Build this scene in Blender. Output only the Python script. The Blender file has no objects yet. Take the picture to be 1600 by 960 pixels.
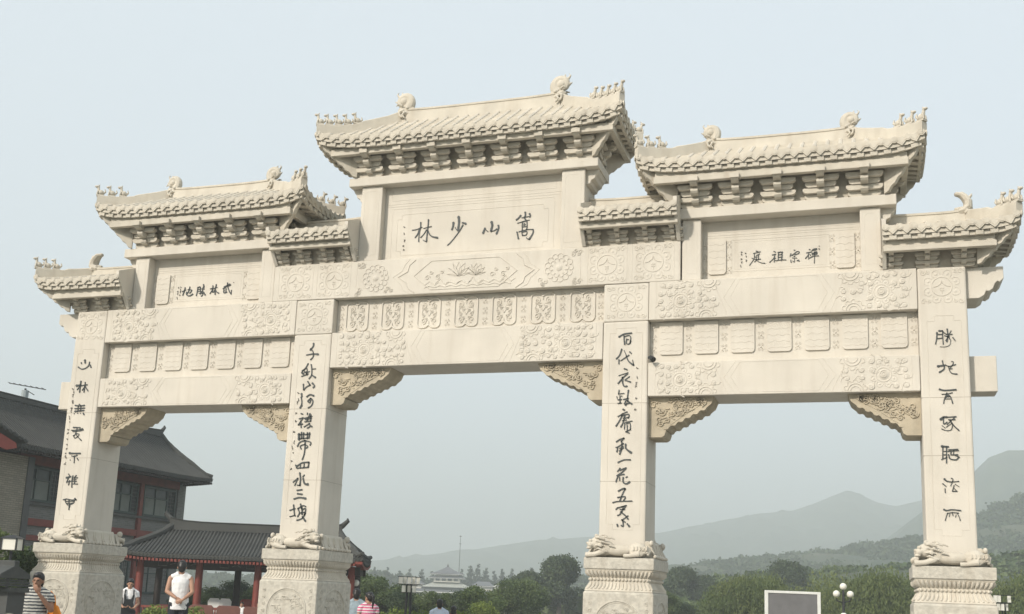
import bpy, math, random
import numpy as np
from mathutils import Vector, Matrix
R=math.radians
rnd=random.Random(7)
scene=bpy.context.scene
C=scene.collection
# ------------------------------------------------------------------ camera
cam=bpy.data.cameras.new('camera'); camo=bpy.data.objects.new('camera',cam); C.objects.link(camo)
cr=Vector((0.95179327,0.30433763,0.03831692)); cu=Vector((0.02302499,-0.1954494,0.98044346)); cf=Vector((-0.30587486,0.93229724,0.19303479))
m=Matrix((cr,cu,-cf)).transposed().to_4x4(); m.translation=(6.81876,-17.77324,1.65); camo.matrix_world=m
cam.sensor_width=36; cam.lens=36*1695.89/1600; cam.shift_y=120/1600
cam.clip_start=.1; cam.clip_end=6000
scene.camera=camo
# ------------------------------------------------------------------ light
SUN_EL,SUN_AZ=31,24      # azimuth measured from the gate's front normal towards its left
w=bpy.data.worlds.new('World'); scene.world=w; w.use_nodes=True
nt=w.node_tree; bgn=nt.nodes['Background']
sky=nt.nodes.new('ShaderNodeTexSky'); sky.sky_type='NISHITA'; sky.sun_disc=False
sky.sun_elevation=R(SUN_EL); sky.sun_rotation=R(180+SUN_AZ); sky.air_density=1.0; sky.dust_density=6.0; sky.ozone_density=1.0; sky.altitude=300
veil=nt.nodes.new('ShaderNodeMix'); veil.data_type='RGBA'; veil.inputs[0].default_value=.62; veil.inputs[7].default_value=(9.1,9.9,10.3,1)   # the whole sky is milky with haze
nt.links.new(sky.outputs[0],veil.inputs[6]); nt.links.new(veil.outputs[2],bgn.inputs[0]); bgn.inputs[1].default_value=0.13
sl=bpy.data.lights.new('sun','SUN'); sl.energy=5.0; sl.angle=R(3); sl.color=(1,.92,.81)
so=bpy.data.objects.new('sun',sl); C.objects.link(so)
a,e=R(SUN_AZ),R(SUN_EL)
tosun=Vector((-math.sin(a)*math.cos(e),-math.cos(a)*math.cos(e),math.sin(e)))
so.rotation_euler=tosun.to_track_quat('Z','Y').to_euler(); so.location=(0,-30,40)
scene.view_settings.view_transform='Standard'; scene.view_settings.look='None'; scene.view_settings.gamma=1; scene.view_settings.exposure=0.05
scene.cycles.volume_bounces=1; scene.cycles.max_bounces=8; scene.cycles.diffuse_bounces=3
HAZE=0.0015
# ------------------------------------------------------------------ helpers
class MB:
    def __init__(s): s.v=[]; s.f=[]
    def add(s,vs,fs):
        o=len(s.v); s.v+= [tuple(p) for p in vs]; s.f+=[tuple(i+o for i in f) for f in fs]
    def box(s,x0,x1,y0,y1,z0,z1):
        s.add([(x0,y0,z0),(x1,y0,z0),(x1,y1,z0),(x0,y1,z0),(x0,y0,z1),(x1,y0,z1),(x1,y1,z1),(x0,y1,z1)],
          [(0,3,2,1),(4,5,6,7),(0,1,5,4),(1,2,6,5),(2,3,7,6),(3,0,4,7)])
        return s
    def prism(s,prof,a0,a1,ax='y'):   # prof in (x,z) extruded along y, or (y,z) along x, or (x,y) along z
        n=len(prof); f={'y':lambda p,t:(p[0],t,p[1]),'x':lambda p,t:(t,p[0],p[1]),'z':lambda p,t:(p[0],p[1],t)}[ax]
        s.add([f(p,a0) for p in prof]+[f(p,a1) for p in prof],
          [tuple(range(n)),tuple(range(2*n-1,n-1,-1))]+[(i,i+n,(i+1)%n+n,(i+1)%n) for i in range(n)])
        return s
    def loft(s,rings,cap=True):
        n=len(rings[0]); vs=[p for r in rings for p in r]; fs=[]
        for k in range(len(rings)-1):
            for i in range(n):
                j=(i+1)%n; fs.append((k*n+i,k*n+j,(k+1)*n+j,(k+1)*n+i))
        if cap: fs+=[tuple(range(n-1,-1,-1)),tuple(range((len(rings)-1)*n,len(rings)*n))]
        s.add(vs,fs); return s
    def tube(s,pts,rad,n=8,cap=True,flat=1.0):
        pts=[Vector(p) for p in pts]
        if not hasattr(rad,'__len__'): rad=[rad]*len(pts)
        rings=[]
        t0=(pts[1]-pts[0]).normalized(); up=Vector((0,0,1)) if abs(t0.z)<.9 else Vector((0,1,0))
        for i,p in enumerate(pts):
            t=(pts[min(i+1,len(pts)-1)]-pts[max(i-1,0)]).normalized()
            u=t.cross(up)
            if u.length<1e-4: u=t.cross(Vector((1,0,0)))
            u.normalize(); v=u.cross(t).normalized(); up=v
            rings.append([p+(u*math.cos(2*math.pi*k/n)+v*math.sin(2*math.pi*k/n)*flat)*rad[i] for k in range(n)])
        return s.loft(rings,cap)
    def ell(s,c,r,rot=None,nu=12,nv=8):
        c=Vector(c); M=rot or Matrix.Identity(3); vs=[];fs=[]
        for i in range(nv+1):
            th=math.pi*i/nv
            for j in range(nu):
                ph=2*math.pi*j/nu
                vs.append(c+M@Vector((r[0]*math.sin(th)*math.cos(ph),r[1]*math.sin(th)*math.sin(ph),r[2]*math.cos(th))))
        for i in range(nv):
            for j in range(nu):
                k=(j+1)%nu; q=(i*nu+j,(i+1)*nu+j,(i+1)*nu+k,i*nu+k)
                if i==0: q=(i*nu+j,(i+1)*nu+j,(i+1)*nu+k)
                elif i==nv-1: q=(i*nu+j,(i+1)*nu+j,i*nu+k)
                fs.append(q)
        s.add(vs,fs); return s
    def rib(s,pts,w,h,y,closed=False):  # raised band on the plane y (facing -y); pts in (x,z)
        P=[Vector((p[0],p[1])) for p in pts]; n=len(P); vs=[]; fs=[]
        for i,p in enumerate(P):
            a=P[(i-1)%n] if (closed or i>0) else p; b=P[(i+1)%n] if (closed or i<n-1) else p
            t=(b-a); 
            if t.length<1e-6: t=Vector((1,0))
            t.normalize(); nn=Vector((-t.y,t.x))*w*.5
            ww=1.0
            for k,hh in ((1,-.002),(.45,h*(.45 if w<=.0145 else .66)),(-.45,h*(.45 if w<=.0145 else .66)),(-1,-.002)):
                q=p+nn*k; vs.append((q.x,y-hh,q.y))
        m=n if closed else n-1
        for i in range(m):
            j=(i+1)%n
            for k in range(3): fs.append((i*4+k,i*4+k+1,j*4+k+1,j*4+k))
        if not closed: fs+=[(3,2,1,0),((n-1)*4,(n-1)*4+1,(n-1)*4+2,(n-1)*4+3)]
        s.add(vs,fs); return s
    def dome(s,x,z,r,h,y,n=10,rz=None):   # raised boss
        rz=rz or r; vs=[(x,y-h,z)]; fs=[]
        for rr,hh in ((.6,.8*h),(1,-.002)):
            for k in range(n):
                t=2*math.pi*k/n; vs.append((x+r*rr*math.cos(t),y-hh,z+rz*rr*math.sin(t)))
        for k in range(n):
            j=(k+1)%n; fs+=[(0,1+k,1+j),(1+k,1+n+k,1+n+j,1+j)]
        s.add(vs,fs); return s
    def build(s,name,mat,parent=None,loc=(0,0,0),smooth=False,bev=0,mesh=None):
        me=mesh_of(s,name,mat,smooth)
        return link(name,me,parent,loc,bev=bev)
def mesh_of(mb,name,mat,smooth=False,flip=False):
    me=bpy.data.meshes.new(name); me.from_pydata(mb.v,[],mb.f); me.update()
    import bmesh
    bm=bmesh.new(); bm.from_mesh(me); bmesh.ops.recalc_face_normals(bm,faces=bm.faces); bm.to_mesh(me); bm.free()
    if mat: me.materials.append(mat)
    if smooth:
        me.polygons.foreach_set('use_smooth',[True]*len(me.polygons))
        try: me.set_sharp_from_angle(angle=R(40))
        except Exception: pass
    return me
def link(name,me,parent=None,loc=(0,0,0),rot=(0,0,0),scale=None,bev=0):
    o=bpy.data.objects.new(name,me); C.objects.link(o); o.location=loc; o.rotation_euler=rot
    if scale: o.scale=scale
    if parent: o.parent=parent
    if bev:
        b=o.modifiers.new('bevel','BEVEL'); b.width=bev; b.segments=2; b.limit_method='ANGLE'; b.angle_limit=R(50)
    return o
def thing(name,label,cat,loc=(0,0,0),rz=0,group=None):
    o=bpy.data.objects.new(name,None); C.objects.link(o); o.location=loc; o.rotation_euler=(0,0,rz); o.empty_display_size=.3
    o['label']=label; o['category']=cat
    if group: o['group']=group
    return o
def tag(o,label,cat,group=None):
    o['label']=label; o['category']=cat
    if group: o['group']=group
    return o
def struct(o,kind='structure'): o['kind']=kind; return o
def rng(a,b,n): return [a+(b-a)*i/(n-1) for i in range(n)]
def arc(cx,cz,r,a0,a1,n=10,rz=None): return [(cx+r*math.cos(R(t)),cz+(rz or r)*math.sin(R(t))) for t in rng(a0,a1,n)]
def spiral(cx,cz,r,a0,turns,sgn=1,n=16,r1=.15): return [(cx+r*(1-(1-r1)*k/(n-1))*math.cos(a0+sgn*turns*2*math.pi*k/(n-1)),cz+r*(1-(1-r1)*k/(n-1))*math.sin(a0+sgn*turns*2*math.pi*k/(n-1))) for k in range(n)]
# ------------------------------------------------------------------ materials
def mat(name,col,rough=.8,var=.12,scale=3,bump=0,bscale=40,metal=0,stain=0,trans=None,spec=None,col2=None,emit=None,alpha=None):
    m=bpy.data.materials.new(name); m.use_nodes=True; n=m.node_tree; b=n.nodes['Principled BSDF']
    b.inputs['Roughness'].default_value=rough; b.inputs['Metallic'].default_value=metal
    if spec is not None: b.inputs['Specular IOR Level'].default_value=spec
    tc=n.nodes.new('ShaderNodeTexCoord'); geo=n.nodes.new('ShaderNodeNewGeometry')
    no=n.nodes.new('ShaderNodeTexNoise'); no.inputs['Scale'].default_value=scale; no.inputs['Detail'].default_value=6
    n.links.new(geo.outputs['Position'],no.inputs['Vector'])
    mx=n.nodes.new('ShaderNodeMix'); mx.data_type='RGBA'
    c2=col2 or tuple(c*(1-var*2) for c in col)
    mx.inputs[6].default_value=(*col,1); mx.inputs[7].default_value=(*c2,1)
    rp=n.nodes.new('ShaderNodeMapRange'); rp.inputs[1].default_value=.35; rp.inputs[2].default_value=.68
    n.links.new(no.outputs['Fac'],rp.inputs[0]); n.links.new(rp.outputs[0],mx.inputs[0])
    out=mx.outputs[2]
    if stain:
        mp=n.nodes.new('ShaderNodeMapping'); mp.inputs['Scale'].default_value=(7,7,.7); n.links.new(geo.outputs['Position'],mp.inputs[0])
        n2=n.nodes.new('ShaderNodeTexNoise'); n2.inputs['Scale'].default_value=1.0; n2.inputs['Detail'].default_value=8; n.links.new(mp.outputs[0],n2.inputs['Vector'])
        r2=n.nodes.new('ShaderNodeMapRange'); r2.inputs[1].default_value=.50; r2.inputs[2].default_value=.86; n.links.new(n2.outputs['Fac'],r2.inputs[0])
        ml=n.nodes.new('ShaderNodeMath'); ml.operation='MULTIPLY'; ml.inputs[1].default_value=stain; n.links.new(r2.outputs[0],ml.inputs[0])
        m2=n.nodes.new('ShaderNodeMix'); m2.data_type='RGBA'; m2.inputs[7].default_value=(.26,.19,.11,1)
        n.links.new(ml.outputs[0],m2.inputs[0]); n.links.new(out,m2.inputs[6]); out=m2.outputs[2]
    n.links.new(out,b.inputs['Base Color'])
    if bump:
        n3=n.nodes.new('ShaderNodeTexNoise'); n3.inputs['Scale'].default_value=bscale; n3.inputs['Detail'].default_value=5
        n.links.new(geo.outputs['Position'],n3.inputs['Vector'])
        bp=n.nodes.new('ShaderNodeBump'); bp.inputs['Strength'].default_value=bump; bp.inputs['Distance'].default_value=.01
        n.links.new(n3.outputs['Fac'],bp.inputs['Height']); n.links.new(bp.outputs[0],b.inputs['Normal'])
    if alpha is not None: b.inputs['Alpha'].default_value=alpha
    if emit: b.inputs['Emission Color'].default_value=(*emit[0],1); b.inputs['Emission Strength'].default_value=emit[1]
    return m
def leafmat(name,c1,c2,tr=.25):
    m=bpy.data.materials.new(name); m.use_nodes=True; n=m.node_tree; b=n.nodes['Principled BSDF']; b.inputs['Roughness'].default_value=.7
    at=n.nodes.new('ShaderNodeAttribute'); at.attribute_name='tone'
    mx=n.nodes.new('ShaderNodeMix'); mx.data_type='RGBA'; mx.inputs[6].default_value=(*c1,1); mx.inputs[7].default_value=(*c2,1)
    n.links.new(at.outputs['Fac'],mx.inputs[0]); n.links.new(mx.outputs[2],b.inputs['Base Color'])
    t=n.nodes.new('ShaderNodeBsdfTranslucent'); n.links.new(mx.outputs[2],t.inputs[0])
    ms=n.nodes.new('ShaderNodeMixShader'); ms.inputs[0].default_value=tr
    n.links.new(b.outputs[0],ms.inputs[1]); n.links.new(t.outputs[0],ms.inputs[2]); n.links.new(ms.outputs[0],n.nodes['Material Output'].inputs[0])
    return m
STONE=mat('pale_stone',(.625,.583,.508),.78,.06,1.3,.5,70,stain=.20)
STONE2=mat('weathered_stone',(.595,.55,.465),.85,.09,2.6,.6,60,stain=.26)
SPECK=mat('pitted_granite',(.54,.51,.44),.85,.12,16,.8,30,stain=.22)
CORB=mat('tan_stone',(.50,.435,.325),.85,.12,4,.6,60,stain=.25)
INK=mat('green_black_paint',(.045,.055,.055),.6,.1,8)
INK2=mat('faded_grey_paint',(.17,.16,.14),.7,.1,8)
TILE=mat('grey_clay_tile',(.058,.060,.056),.85,.12,1.5,.3,30)
def brickmat(name,c1,c2,mo,bw=.26,rh=.075):
    m=bpy.data.materials.new(name); m.use_nodes=True; n=m.node_tree; b=n.nodes['Principled BSDF']; b.inputs['Roughness'].default_value=.9
    g=n.nodes.new('ShaderNodeNewGeometry'); sp=n.nodes.new('ShaderNodeSeparateXYZ'); ad=n.nodes.new('ShaderNodeMath'); cb=n.nodes.new('ShaderNodeCombineXYZ')
    n.links.new(g.outputs['Position'],sp.inputs[0]); n.links.new(sp.outputs[0],ad.inputs[0]); n.links.new(sp.outputs[1],ad.inputs[1]); n.links.new(ad.outputs[0],cb.inputs[0]); n.links.new(sp.outputs[2],cb.inputs[1])
    br=n.nodes.new('ShaderNodeTexBrick'); br.inputs['Scale'].default_value=1; br.inputs['Brick Width'].default_value=bw; br.inputs['Row Height'].default_value=rh; br.inputs['Mortar Size'].default_value=.008
    br.inputs['Color1'].default_value=(*c1,1); br.inputs['Color2'].default_value=(*c2,1); br.inputs['Mortar'].default_value=(*mo,1)
    n.links.new(cb.outputs[0],br.inputs['Vector']); n.links.new(br.outputs[0],b.inputs['Base Color']); return m
BRICKB=brickmat('beige_brick',(.27,.245,.19),(.20,.18,.14),(.12,.11,.09)); BRICKW=brickmat('grey_brick',(.17,.17,.162),(.125,.127,.12),(.20,.20,.19))
BRICKG=mat('grey_brick_wall',(.085,.088,.086),.9,.1,1.2,.3,30)
PLAST=mat('beige_render',(.24,.215,.165),.9,.1,1.5,.3,30)
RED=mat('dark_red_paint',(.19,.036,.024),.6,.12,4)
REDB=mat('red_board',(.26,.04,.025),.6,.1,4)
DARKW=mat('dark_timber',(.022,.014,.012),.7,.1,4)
GLASS=mat('window_glass',(.03,.045,.045),.25,.05,2,spec=.4)
CURT=mat('pale_curtain',(.20,.22,.20),.9,.1,2)
GREENF=mat('dark_green_frame',(.035,.06,.055),.5,.1,6)
METAL=mat('black_iron',(.03,.032,.035),.5,.1,9,metal=.3)
MILK=mat('milky_lamp_glass',(.80,.78,.70),.35,.03,3)
WHITE=mat('white_paint',(.78,.78,.75),.6,.04,3)
SIGNG=mat('grey_sign_face',(.17,.165,.17),.5,.08,3)
SKIN=mat('skin',(.42,.24,.16),.6,.06,12)
SKIN2=mat('tanned_skin',(.30,.155,.095),.6,.06,12)
HAIR=mat('black_hair',(.012,.011,.012),.45,.1,30)
BARK=mat('bark',(.10,.08,.06),.9,.2,6,.5,20)
CHARS=[('C', '21,17,-1174,8378,-1089,8386,-977,8424 33,21,-1011,8519,-1010,8422,-1031,8294,-1031,8138 39,25,-1032,8396,-1055,8305,-1108,8226 15,23,-947,8395,-872,8412,-788,8425 33,29,-857,8564,-859,8430,-869,8283,-873,8137 25,14,-872,8128,-913,8149,-943,8169 23,19,-888,8367,-931,8288,-998,8219 29,43,-859,8347,-817,8271,-757,8221,-652,8195'),
('C', '58,39,-349,8467,-355,8394,-375,8332 64,58,-252,8574,-238,8477,-246,8368,-248,8305 25,19,-307,8368,-276,8316 33,58,-172,8456,-139,8445,-106,8431 33,17,-160,8408,-211,8311,-298,8190,-385,8086,-447,8031'),
('C', '46,56,282,8313,261,8260,249,8225 22,19,306,8275,344,8245 61,56,404,8426,421,8357,406,8286,403,8250 22,24,403,8250,462,8255,515,8288 46,41,539,8349,546,8294,510,8193'),
('C', '41,37,965,8512,922,8461,883,8432 41,46,1048,8568,1055,8510,1042,8475 15,15,985,8465,1056,8474,1118,8482 46,37,1134,8531,1149,8494,1136,8472 41,41,1034,8462,1058,8429 17,13,908,8368,997,8388,1058,8406,1138,8412 26,24,1001,8388,1000,8298,1008,8208 19,17,1015,8387,1085,8400 28,26,1085,8400,1093,8310,1087,8230 15,15,1025,8341,1052,8353,1057,8326,1026,8314 15,15,1009,8289,1085,8292 19,20,941,8200,1012,8217,1101,8233,1207,8226 32,41,1212,8226,1214,8168,1185,8107,1147,8048 28,19,1148,8039,1107,8059,1089,8078 35,37,906,8198,922,8134,937,8071 28,24,1000,8182,1011,8123 24,24,1000,8191,1093,8198,1082,8132,1016,8126'),
('R', '24,19,5178,7581,5211,7571 16,16,5131,7541,5187,7553,5248,7566 16,14,5145,7538,5147,7488,5131,7429,5065,7334 14,11,5107,7458,5140,7444,5168,7437 14,19,5178,7506,5210,7516,5234,7530 16,12,5150,7480,5196,7480 24,19,5215,7509,5215,7454,5210,7425 21,14,5168,7432,5252,7435 19,14,5177,7466,5177,7422,5149,7389 14,16,5168,7427,5228,7384,5274,7364,5325,7358'),
('R', '22,19,5470,7557,5498,7543 19,19,5442,7495,5474,7502,5502,7506 16,19,5488,7492,5460,7429,5399,7369 16,21,5483,7467,5476,7409,5475,7369 21,14,5492,7437,5501,7429 16,13,5492,7393,5538,7395,5602,7401,5671,7394 24,19,5539,7533,5585,7540,5617,7536 21,21,5544,7528,5541,7464,5542,7400 33,28,5603,7534,5603,7460,5593,7387 16,16,5548,7493,5603,7494 16,16,5547,7449,5603,7450'),
('R', '28,23,5803,7558,5817,7555 23,21,5750,7500,5734,7452 18,17,5761,7465,5807,7501,5853,7533,5889,7521,5866,7493,5811,7477 23,18,5797,7450,5816,7452 14,11,5770,7425,5806,7421,5847,7418 16,16,5806,7418,5805,7349,5778,7371 23,28,5747,7387,5751,7348 18,28,5847,7371,5874,7380,5881,7360'),
('R', '28,23,6049,7555,6062,7552 20,17,6003,7497,6034,7502,6075,7509 18,18,6043,7487,6020,7444,5983,7402 18,18,6034,7453,6035,7385 17,16,6051,7403,6092,7425,6142,7437,6200,7433 28,18,6061,7461,6070,7451 17,16,6084,7523,6117,7556,6171,7564,6161,7543,6098,7537 16,16,6093,7498,6093,7459,6133,7466 17,16,6120,7501,6170,7508,6169,7469,6124,7467 12,11,6102,7483,6170,7489 18,16,6132,7501,6133,7437,6126,7311'),
('L', '29,25,-6159,7441,-6079,7478 38,34,-6103,7522,-6113,7447,-6141,7365 32,29,-6032,7476,-5937,7463,-5986,7399 32,29,-5991,7532,-6010,7450,-6041,7393 32,42,-6054,7427,-6048,7368,-5980,7344,-5909,7378'),
('L', '32,29,-5803,7514,-5810,7415,-5821,7340 29,29,-5793,7514,-5748,7520,-5740,7453,-5723,7377,-5761,7387 23,23,-5789,7472,-5742,7469 23,23,-5794,7430,-5738,7428 38,48,-5678,7566,-5664,7515 29,29,-5715,7476,-5650,7473 29,29,-5681,7508,-5691,7425,-5724,7385 29,29,-5709,7418,-5690,7417,-5674,7350,-5708,7326 38,48,-5661,7407,-5618,7347 25,23,-5714,7385,-5659,7382'),
('L', '29,25,-5510,7466,-5457,7480 32,29,-5457,7529,-5452,7438,-5457,7397 32,29,-5454,7455,-5509,7366 25,25,-5437,7470,-5357,7491 32,34,-5381,7550,-5398,7443,-5387,7344 29,25,-5398,7443,-5429,7395,-5457,7397 29,38,-5387,7435,-5355,7392,-5307,7369'),
('L', '38,34,-5215,7455,-5147,7497,-5076,7518 42,38,-5192,7491,-5095,7527 57,48,-5078,7538,-5058,7525 34,32,-5127,7570,-5108,7478,-5062,7385,-5021,7334 25,19,-5021,7334,-5020,7416 34,29,-5151,7456,-5144,7381 34,32,-5195,7433,-5188,7367,-5125,7380'),
('c2', '44,33,-2971,6196,-2973,6144,-3030,6070 28,28,-3026,6099,-2971,6040,-2957,5947,-3008,5885 21,51,-3104,5977,-2980,5994,-2859,5984'),
('c2', '31,26,-3053,5811,-3096,5731,-3177,5641,-3124,5605 26,26,-3168,5676,-3070,5719,-3072,5592 26,26,-3171,5566,-3036,5614 26,26,-3130,5686,-3053,5592 21,21,-3151,5629,-3059,5661 23,23,-3063,5638,-3015,5660 28,33,-2988,5792,-2968,5705,-2965,5590,-3010,5522 26,23,-2956,5704,-2887,5708 31,51,-2959,5589,-2880,5542'),
('c2', '39,28,-3120,5416,-3105,5306 31,33,-3105,5306,-3053,5362,-2975,5401 39,31,-3030,5465,-2981,5401 44,39,-2933,5434,-2885,5382,-2908,5348'),
('c2', '53,31,-3143,5234,-3131,5178 31,31,-3146,5171,-3124,5094,-3125,5024 53,47,-3124,5011,-3151,4969 34,47,-3031,5176,-2965,5216,-2887,5194 31,31,-3001,5092,-2944,5146,-2953,5063,-2993,5085 37,28,-2944,5146,-2894,5090,-2917,5007,-2983,4966'),
('c2', '37,34,-3119,4858,-3088,4850 31,31,-3149,4761,-3067,4781 31,28,-3081,4767,-3162,4644 31,28,-3115,4719,-3097,4594 31,28,-3155,4650,-3072,4663 37,31,-2989,4863,-2988,4842 31,31,-3050,4767,-2893,4806 34,34,-2935,4855,-2985,4717 31,31,-2919,4841,-2909,4716 31,28,-3018,4745,-2898,4771 31,31,-3030,4704,-2909,4716 28,28,-3037,4608,-2935,4668 34,34,-2936,4675,-2916,4620,-2966,4586 40,37,-2885,4620,-2877,4606'),
('c2', '68,68,-3132,4471,-3124,4374 34,34,-3116,4464,-2903,4469 37,34,-3081,4505,-3071,4388 37,34,-3035,4497,-3033,4387 37,37,-2959,4497,-2950,4387 37,34,-2913,4496,-2914,4414 31,31,-3110,4388,-2913,4400 34,34,-3143,4244,-3104,4319,-3000,4353 34,31,-3000,4353,-2876,4318,-2886,4263 37,34,-2992,4346,-2989,4127,-3023,3997 31,31,-3063,4196,-3083,4250,-2994,4277,-2929,4236,-2973,4209'),
('c2', '37,34,-3149,3893,-3121,3838 37,37,-3117,3879,-3016,3940,-2881,3947 37,37,-2881,3947,-2888,3859 31,34,-3121,3838,-3008,3845,-2888,3855 31,31,-3051,3899,-3054,3852 31,31,-2977,3920,-2978,3845'),
('c2', '40,43,-3053,3750,-3028,3635,-3033,3520 34,28,-3033,3520,-3087,3526 31,28,-3175,3580,-3083,3655 31,28,-3082,3648,-3139,3519 37,31,-2959,3710,-2986,3676 37,61,-2976,3649,-2938,3554,-2869,3541'),
('c2', '40,37,-3079,3429,-2982,3443 43,40,-3066,3367,-2974,3359 34,52,-3133,3270,-3022,3298,-2893,3281'),
('c2', '31,31,-3198,3061,-3095,3096 34,34,-3131,3162,-3103,3015,-3084,2962 28,28,-3188,2947,-3085,2975 34,34,-3035,3096,-2998,3016,-3030,2949 40,37,-2989,3177,-2960,3097 31,31,-3035,3096,-2934,3151,-2880,3132 40,40,-2953,3111,-2943,2990 31,31,-2950,3071,-2877,3098,-2890,2978 37,31,-2878,3018,-2930,2924,-3039,2882 31,31,-2983,3017,-2894,3031 34,55,-2932,2951,-2866,2872'),
('c3', '38,32,2887,6106,2981,6155,3106,6164 32,32,2976,6123,2977,6044,2989,5970 23,23,2987,6107,3054,6126,3091,6093,3083,5987 27,27,3024,6063,3015,5990,3067,5977,3093,6029 21,21,3024,6063,3056,6052'),
('c3', '32,30,2939,5887,2904,5783,2848,5721 32,25,2895,5704,2894,5631 21,27,2927,5687,2989,5728,3066,5778 15,21,2981,5865,3019,5779 25,42,3019,5769,3062,5673,3147,5602 27,15,3152,5602,3130,5692 32,27,3080,5835,3107,5808'),
('c3', '36,32,2992,5544,3039,5527 17,19,2895,5426,2973,5451,3056,5474 27,32,3046,5454,2974,5393,2888,5291 42,32,2964,5393,2965,5310,2992,5242,3044,5240 23,21,3083,5406,3006,5351 23,36,3006,5345,3100,5312'),
('c3', '28,22,2909,5173,2896,5104 22,22,2903,5111,2993,5116 28,28,2925,5076,2927,4952 22,22,2870,5063,2877,5035 28,28,2893,4946,2948,4951 22,22,2952,5075,2959,5062 28,25,2891,5008,2954,5013 31,31,3068,5170,3056,5046,3064,4977 31,28,2988,5013,3070,5032 33,28,3036,5005,3003,4937 28,28,3024,4909,3051,4950 33,47,3057,4984,3127,4934 25,25,3010,4920,3092,4949'),
('c3', '42,39,2984,4841,3005,4829 25,25,2897,4719,2986,4772,3054,4798 31,31,2979,4765,2933,4663,2866,4555 28,25,2959,4731,3082,4757,3076,4689 25,25,2987,4690,3076,4702 31,31,3014,4744,2988,4621,2949,4540 25,22,2974,4649,3043,4662 25,22,3030,4621,3139,4640 25,25,3016,4607,3011,4505 22,22,3044,4593,3105,4606,3114,4490 28,25,3058,4566,3060,4471 25,25,3033,4457,3114,4497 28,28,3039,4457,3095,4436'),
('c3', '33,31,2878,4288,2939,4329,3007,4349 31,28,3007,4349,2960,4295 33,33,2967,4295,2976,4186,2937,4078 28,25,2901,4200,3002,4260 22,22,2935,4173,2996,4213 28,28,2873,4193,2901,4186,2889,4119 22,22,2929,4132,3004,4186 36,50,3037,4247,3045,4172,3134,4104'),
('c3', '30,30,2913,3939,3014,3983,3123,3983'),
('c3', '30,28,2949,3842,2909,3788 28,28,2949,3808,3057,3849,2991,3781,2897,3714 30,28,3019,3741,2924,3714,2885,3613 28,25,2945,3687,2946,3634 28,28,3054,3688,3074,3701 33,39,3006,3687,3008,3607,3062,3581,3116,3614'),
('c3', '33,33,2929,3460,3023,3507,3044,3487 33,30,3043,3501,2998,3407,2959,3300 28,28,2917,3353,3046,3367,3020,3301 30,22,2838,3266,2919,3286,3162,3295'),
('c3', '33,30,2921,3180,2894,3153 28,28,2921,3180,3069,3222 28,28,2988,3194,3056,3208,3016,3155 25,25,2962,3154,3043,3155 30,28,3016,3168,2964,3075,2923,3054 36,33,2976,3114,3059,3049,3100,2997 28,25,3099,3050,3006,2983 30,28,2992,2982,3054,2944 30,30,3013,2970,3021,2877,2987,2890 41,39,2920,2902,2927,2876 33,50,3088,2918,3122,2879'),
('c4', '39,21,7975,5985,7967,5889,7948,5802 44,27,8007,6013,8059,6011 27,23,8059,6011,8056,5914,8061,5798 23,21,7987,5956,8049,5953 23,21,7976,5888,8047,5895 23,19,8068,5991,8110,5956,8197,5948 30,35,8126,6038,8131,5941,8114,5835 19,18,8182,6006,8154,5959 27,21,8087,5933,8135,5911 21,19,8153,5930,8098,5855 27,21,8144,5930,8159,5872 27,21,8204,5899,8237,5845 11,5,8172,5862,8156,5785,8094,5754,8011,5757'),
('c4', '53,21,7969,5445,8031,5453,8083,5461 30,30,8038,5529,8049,5462 19,18,8083,5461,8135,5440,8231,5466 30,35,8061,5442,8055,5395,7988,5349 21,19,8172,5516,8198,5505,8183,5458 18,16,8179,5458,8142,5402,8177,5401 21,27,8122,5441,8141,5364,8174,5325,8243,5313'),
('c4', '41,32,7980,5079,8052,5060,8220,5067 19,19,8013,4999,8098,5004,8164,5022 27,22,8086,5018,8047,4926,8032,4854 32,24,8085,4978,8132,4964,8164,4852 17,17,8060,4952,8132,4964 17,17,8053,4926,8131,4925'),
('c4', '61,36,7981,4606,8024,4639,8072,4638 27,27,8072,4638,8204,4643 27,27,8024,4639,8021,4534,8069,4560 27,22,8095,4598,8190,4597 29,24,8180,4636,8154,4598 19,17,8130,4585,8068,4521 17,15,8141,4546,8055,4482 36,27,8118,4585,8163,4507,8237,4428 19,15,8152,4533,8125,4442,8053,4430,7988,4456 15,15,7996,4508,8042,4469'),
('c4', '61,29,7984,4184,8079,4177 29,27,7996,4171,7989,3991 29,27,8049,4171,8040,3926 19,19,7999,4107,8041,4106 19,19,7997,4055,8039,4055 22,19,7971,3978,8050,4016 24,24,8078,4132,8209,4138 22,22,8065,4106,8220,4119 27,24,8112,4093,8111,4055,8205,4054 22,22,8149,4119,8146,4055 32,29,8075,4055,8096,3990,8179,3977,8216,4016 24,22,8169,4042,8228,4016'),
('c4', '49,19,8002,3679,8033,3649,8089,3636 19,21,8089,3636,8145,3640,8205,3645 19,21,8099,3692,8123,3679,8113,3636 21,18,8113,3636,8087,3575 28,19,7975,3609,8022,3566 24,21,8005,3531,8006,3471 21,19,8135,3584,8108,3498 21,21,8108,3493,8176,3494 18,16,8126,3550,8168,3498 18,13,8152,3601,8206,3563'),
('c4', '36,24,7977,3216,8017,3200,8089,3214,8216,3202 18,18,8019,3157,8096,3171,8183,3163 19,18,8027,3161,8010,3118,7991,3049 15,13,8059,3153,8049,3106 24,19,8096,3171,8102,3124 18,16,8146,3137,8137,3103 18,21,8163,3163,8189,3104,8203,3053'),
('c1', '73,50,-8125,6028,-8110,5972 36,33,-8208,5982,-8197,5961 33,36,-8007,5990,-8021,5914,-8094,5861,-8190,5850,-8270,5894 40,46,-7982,5927,-7959,5878'),
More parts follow.
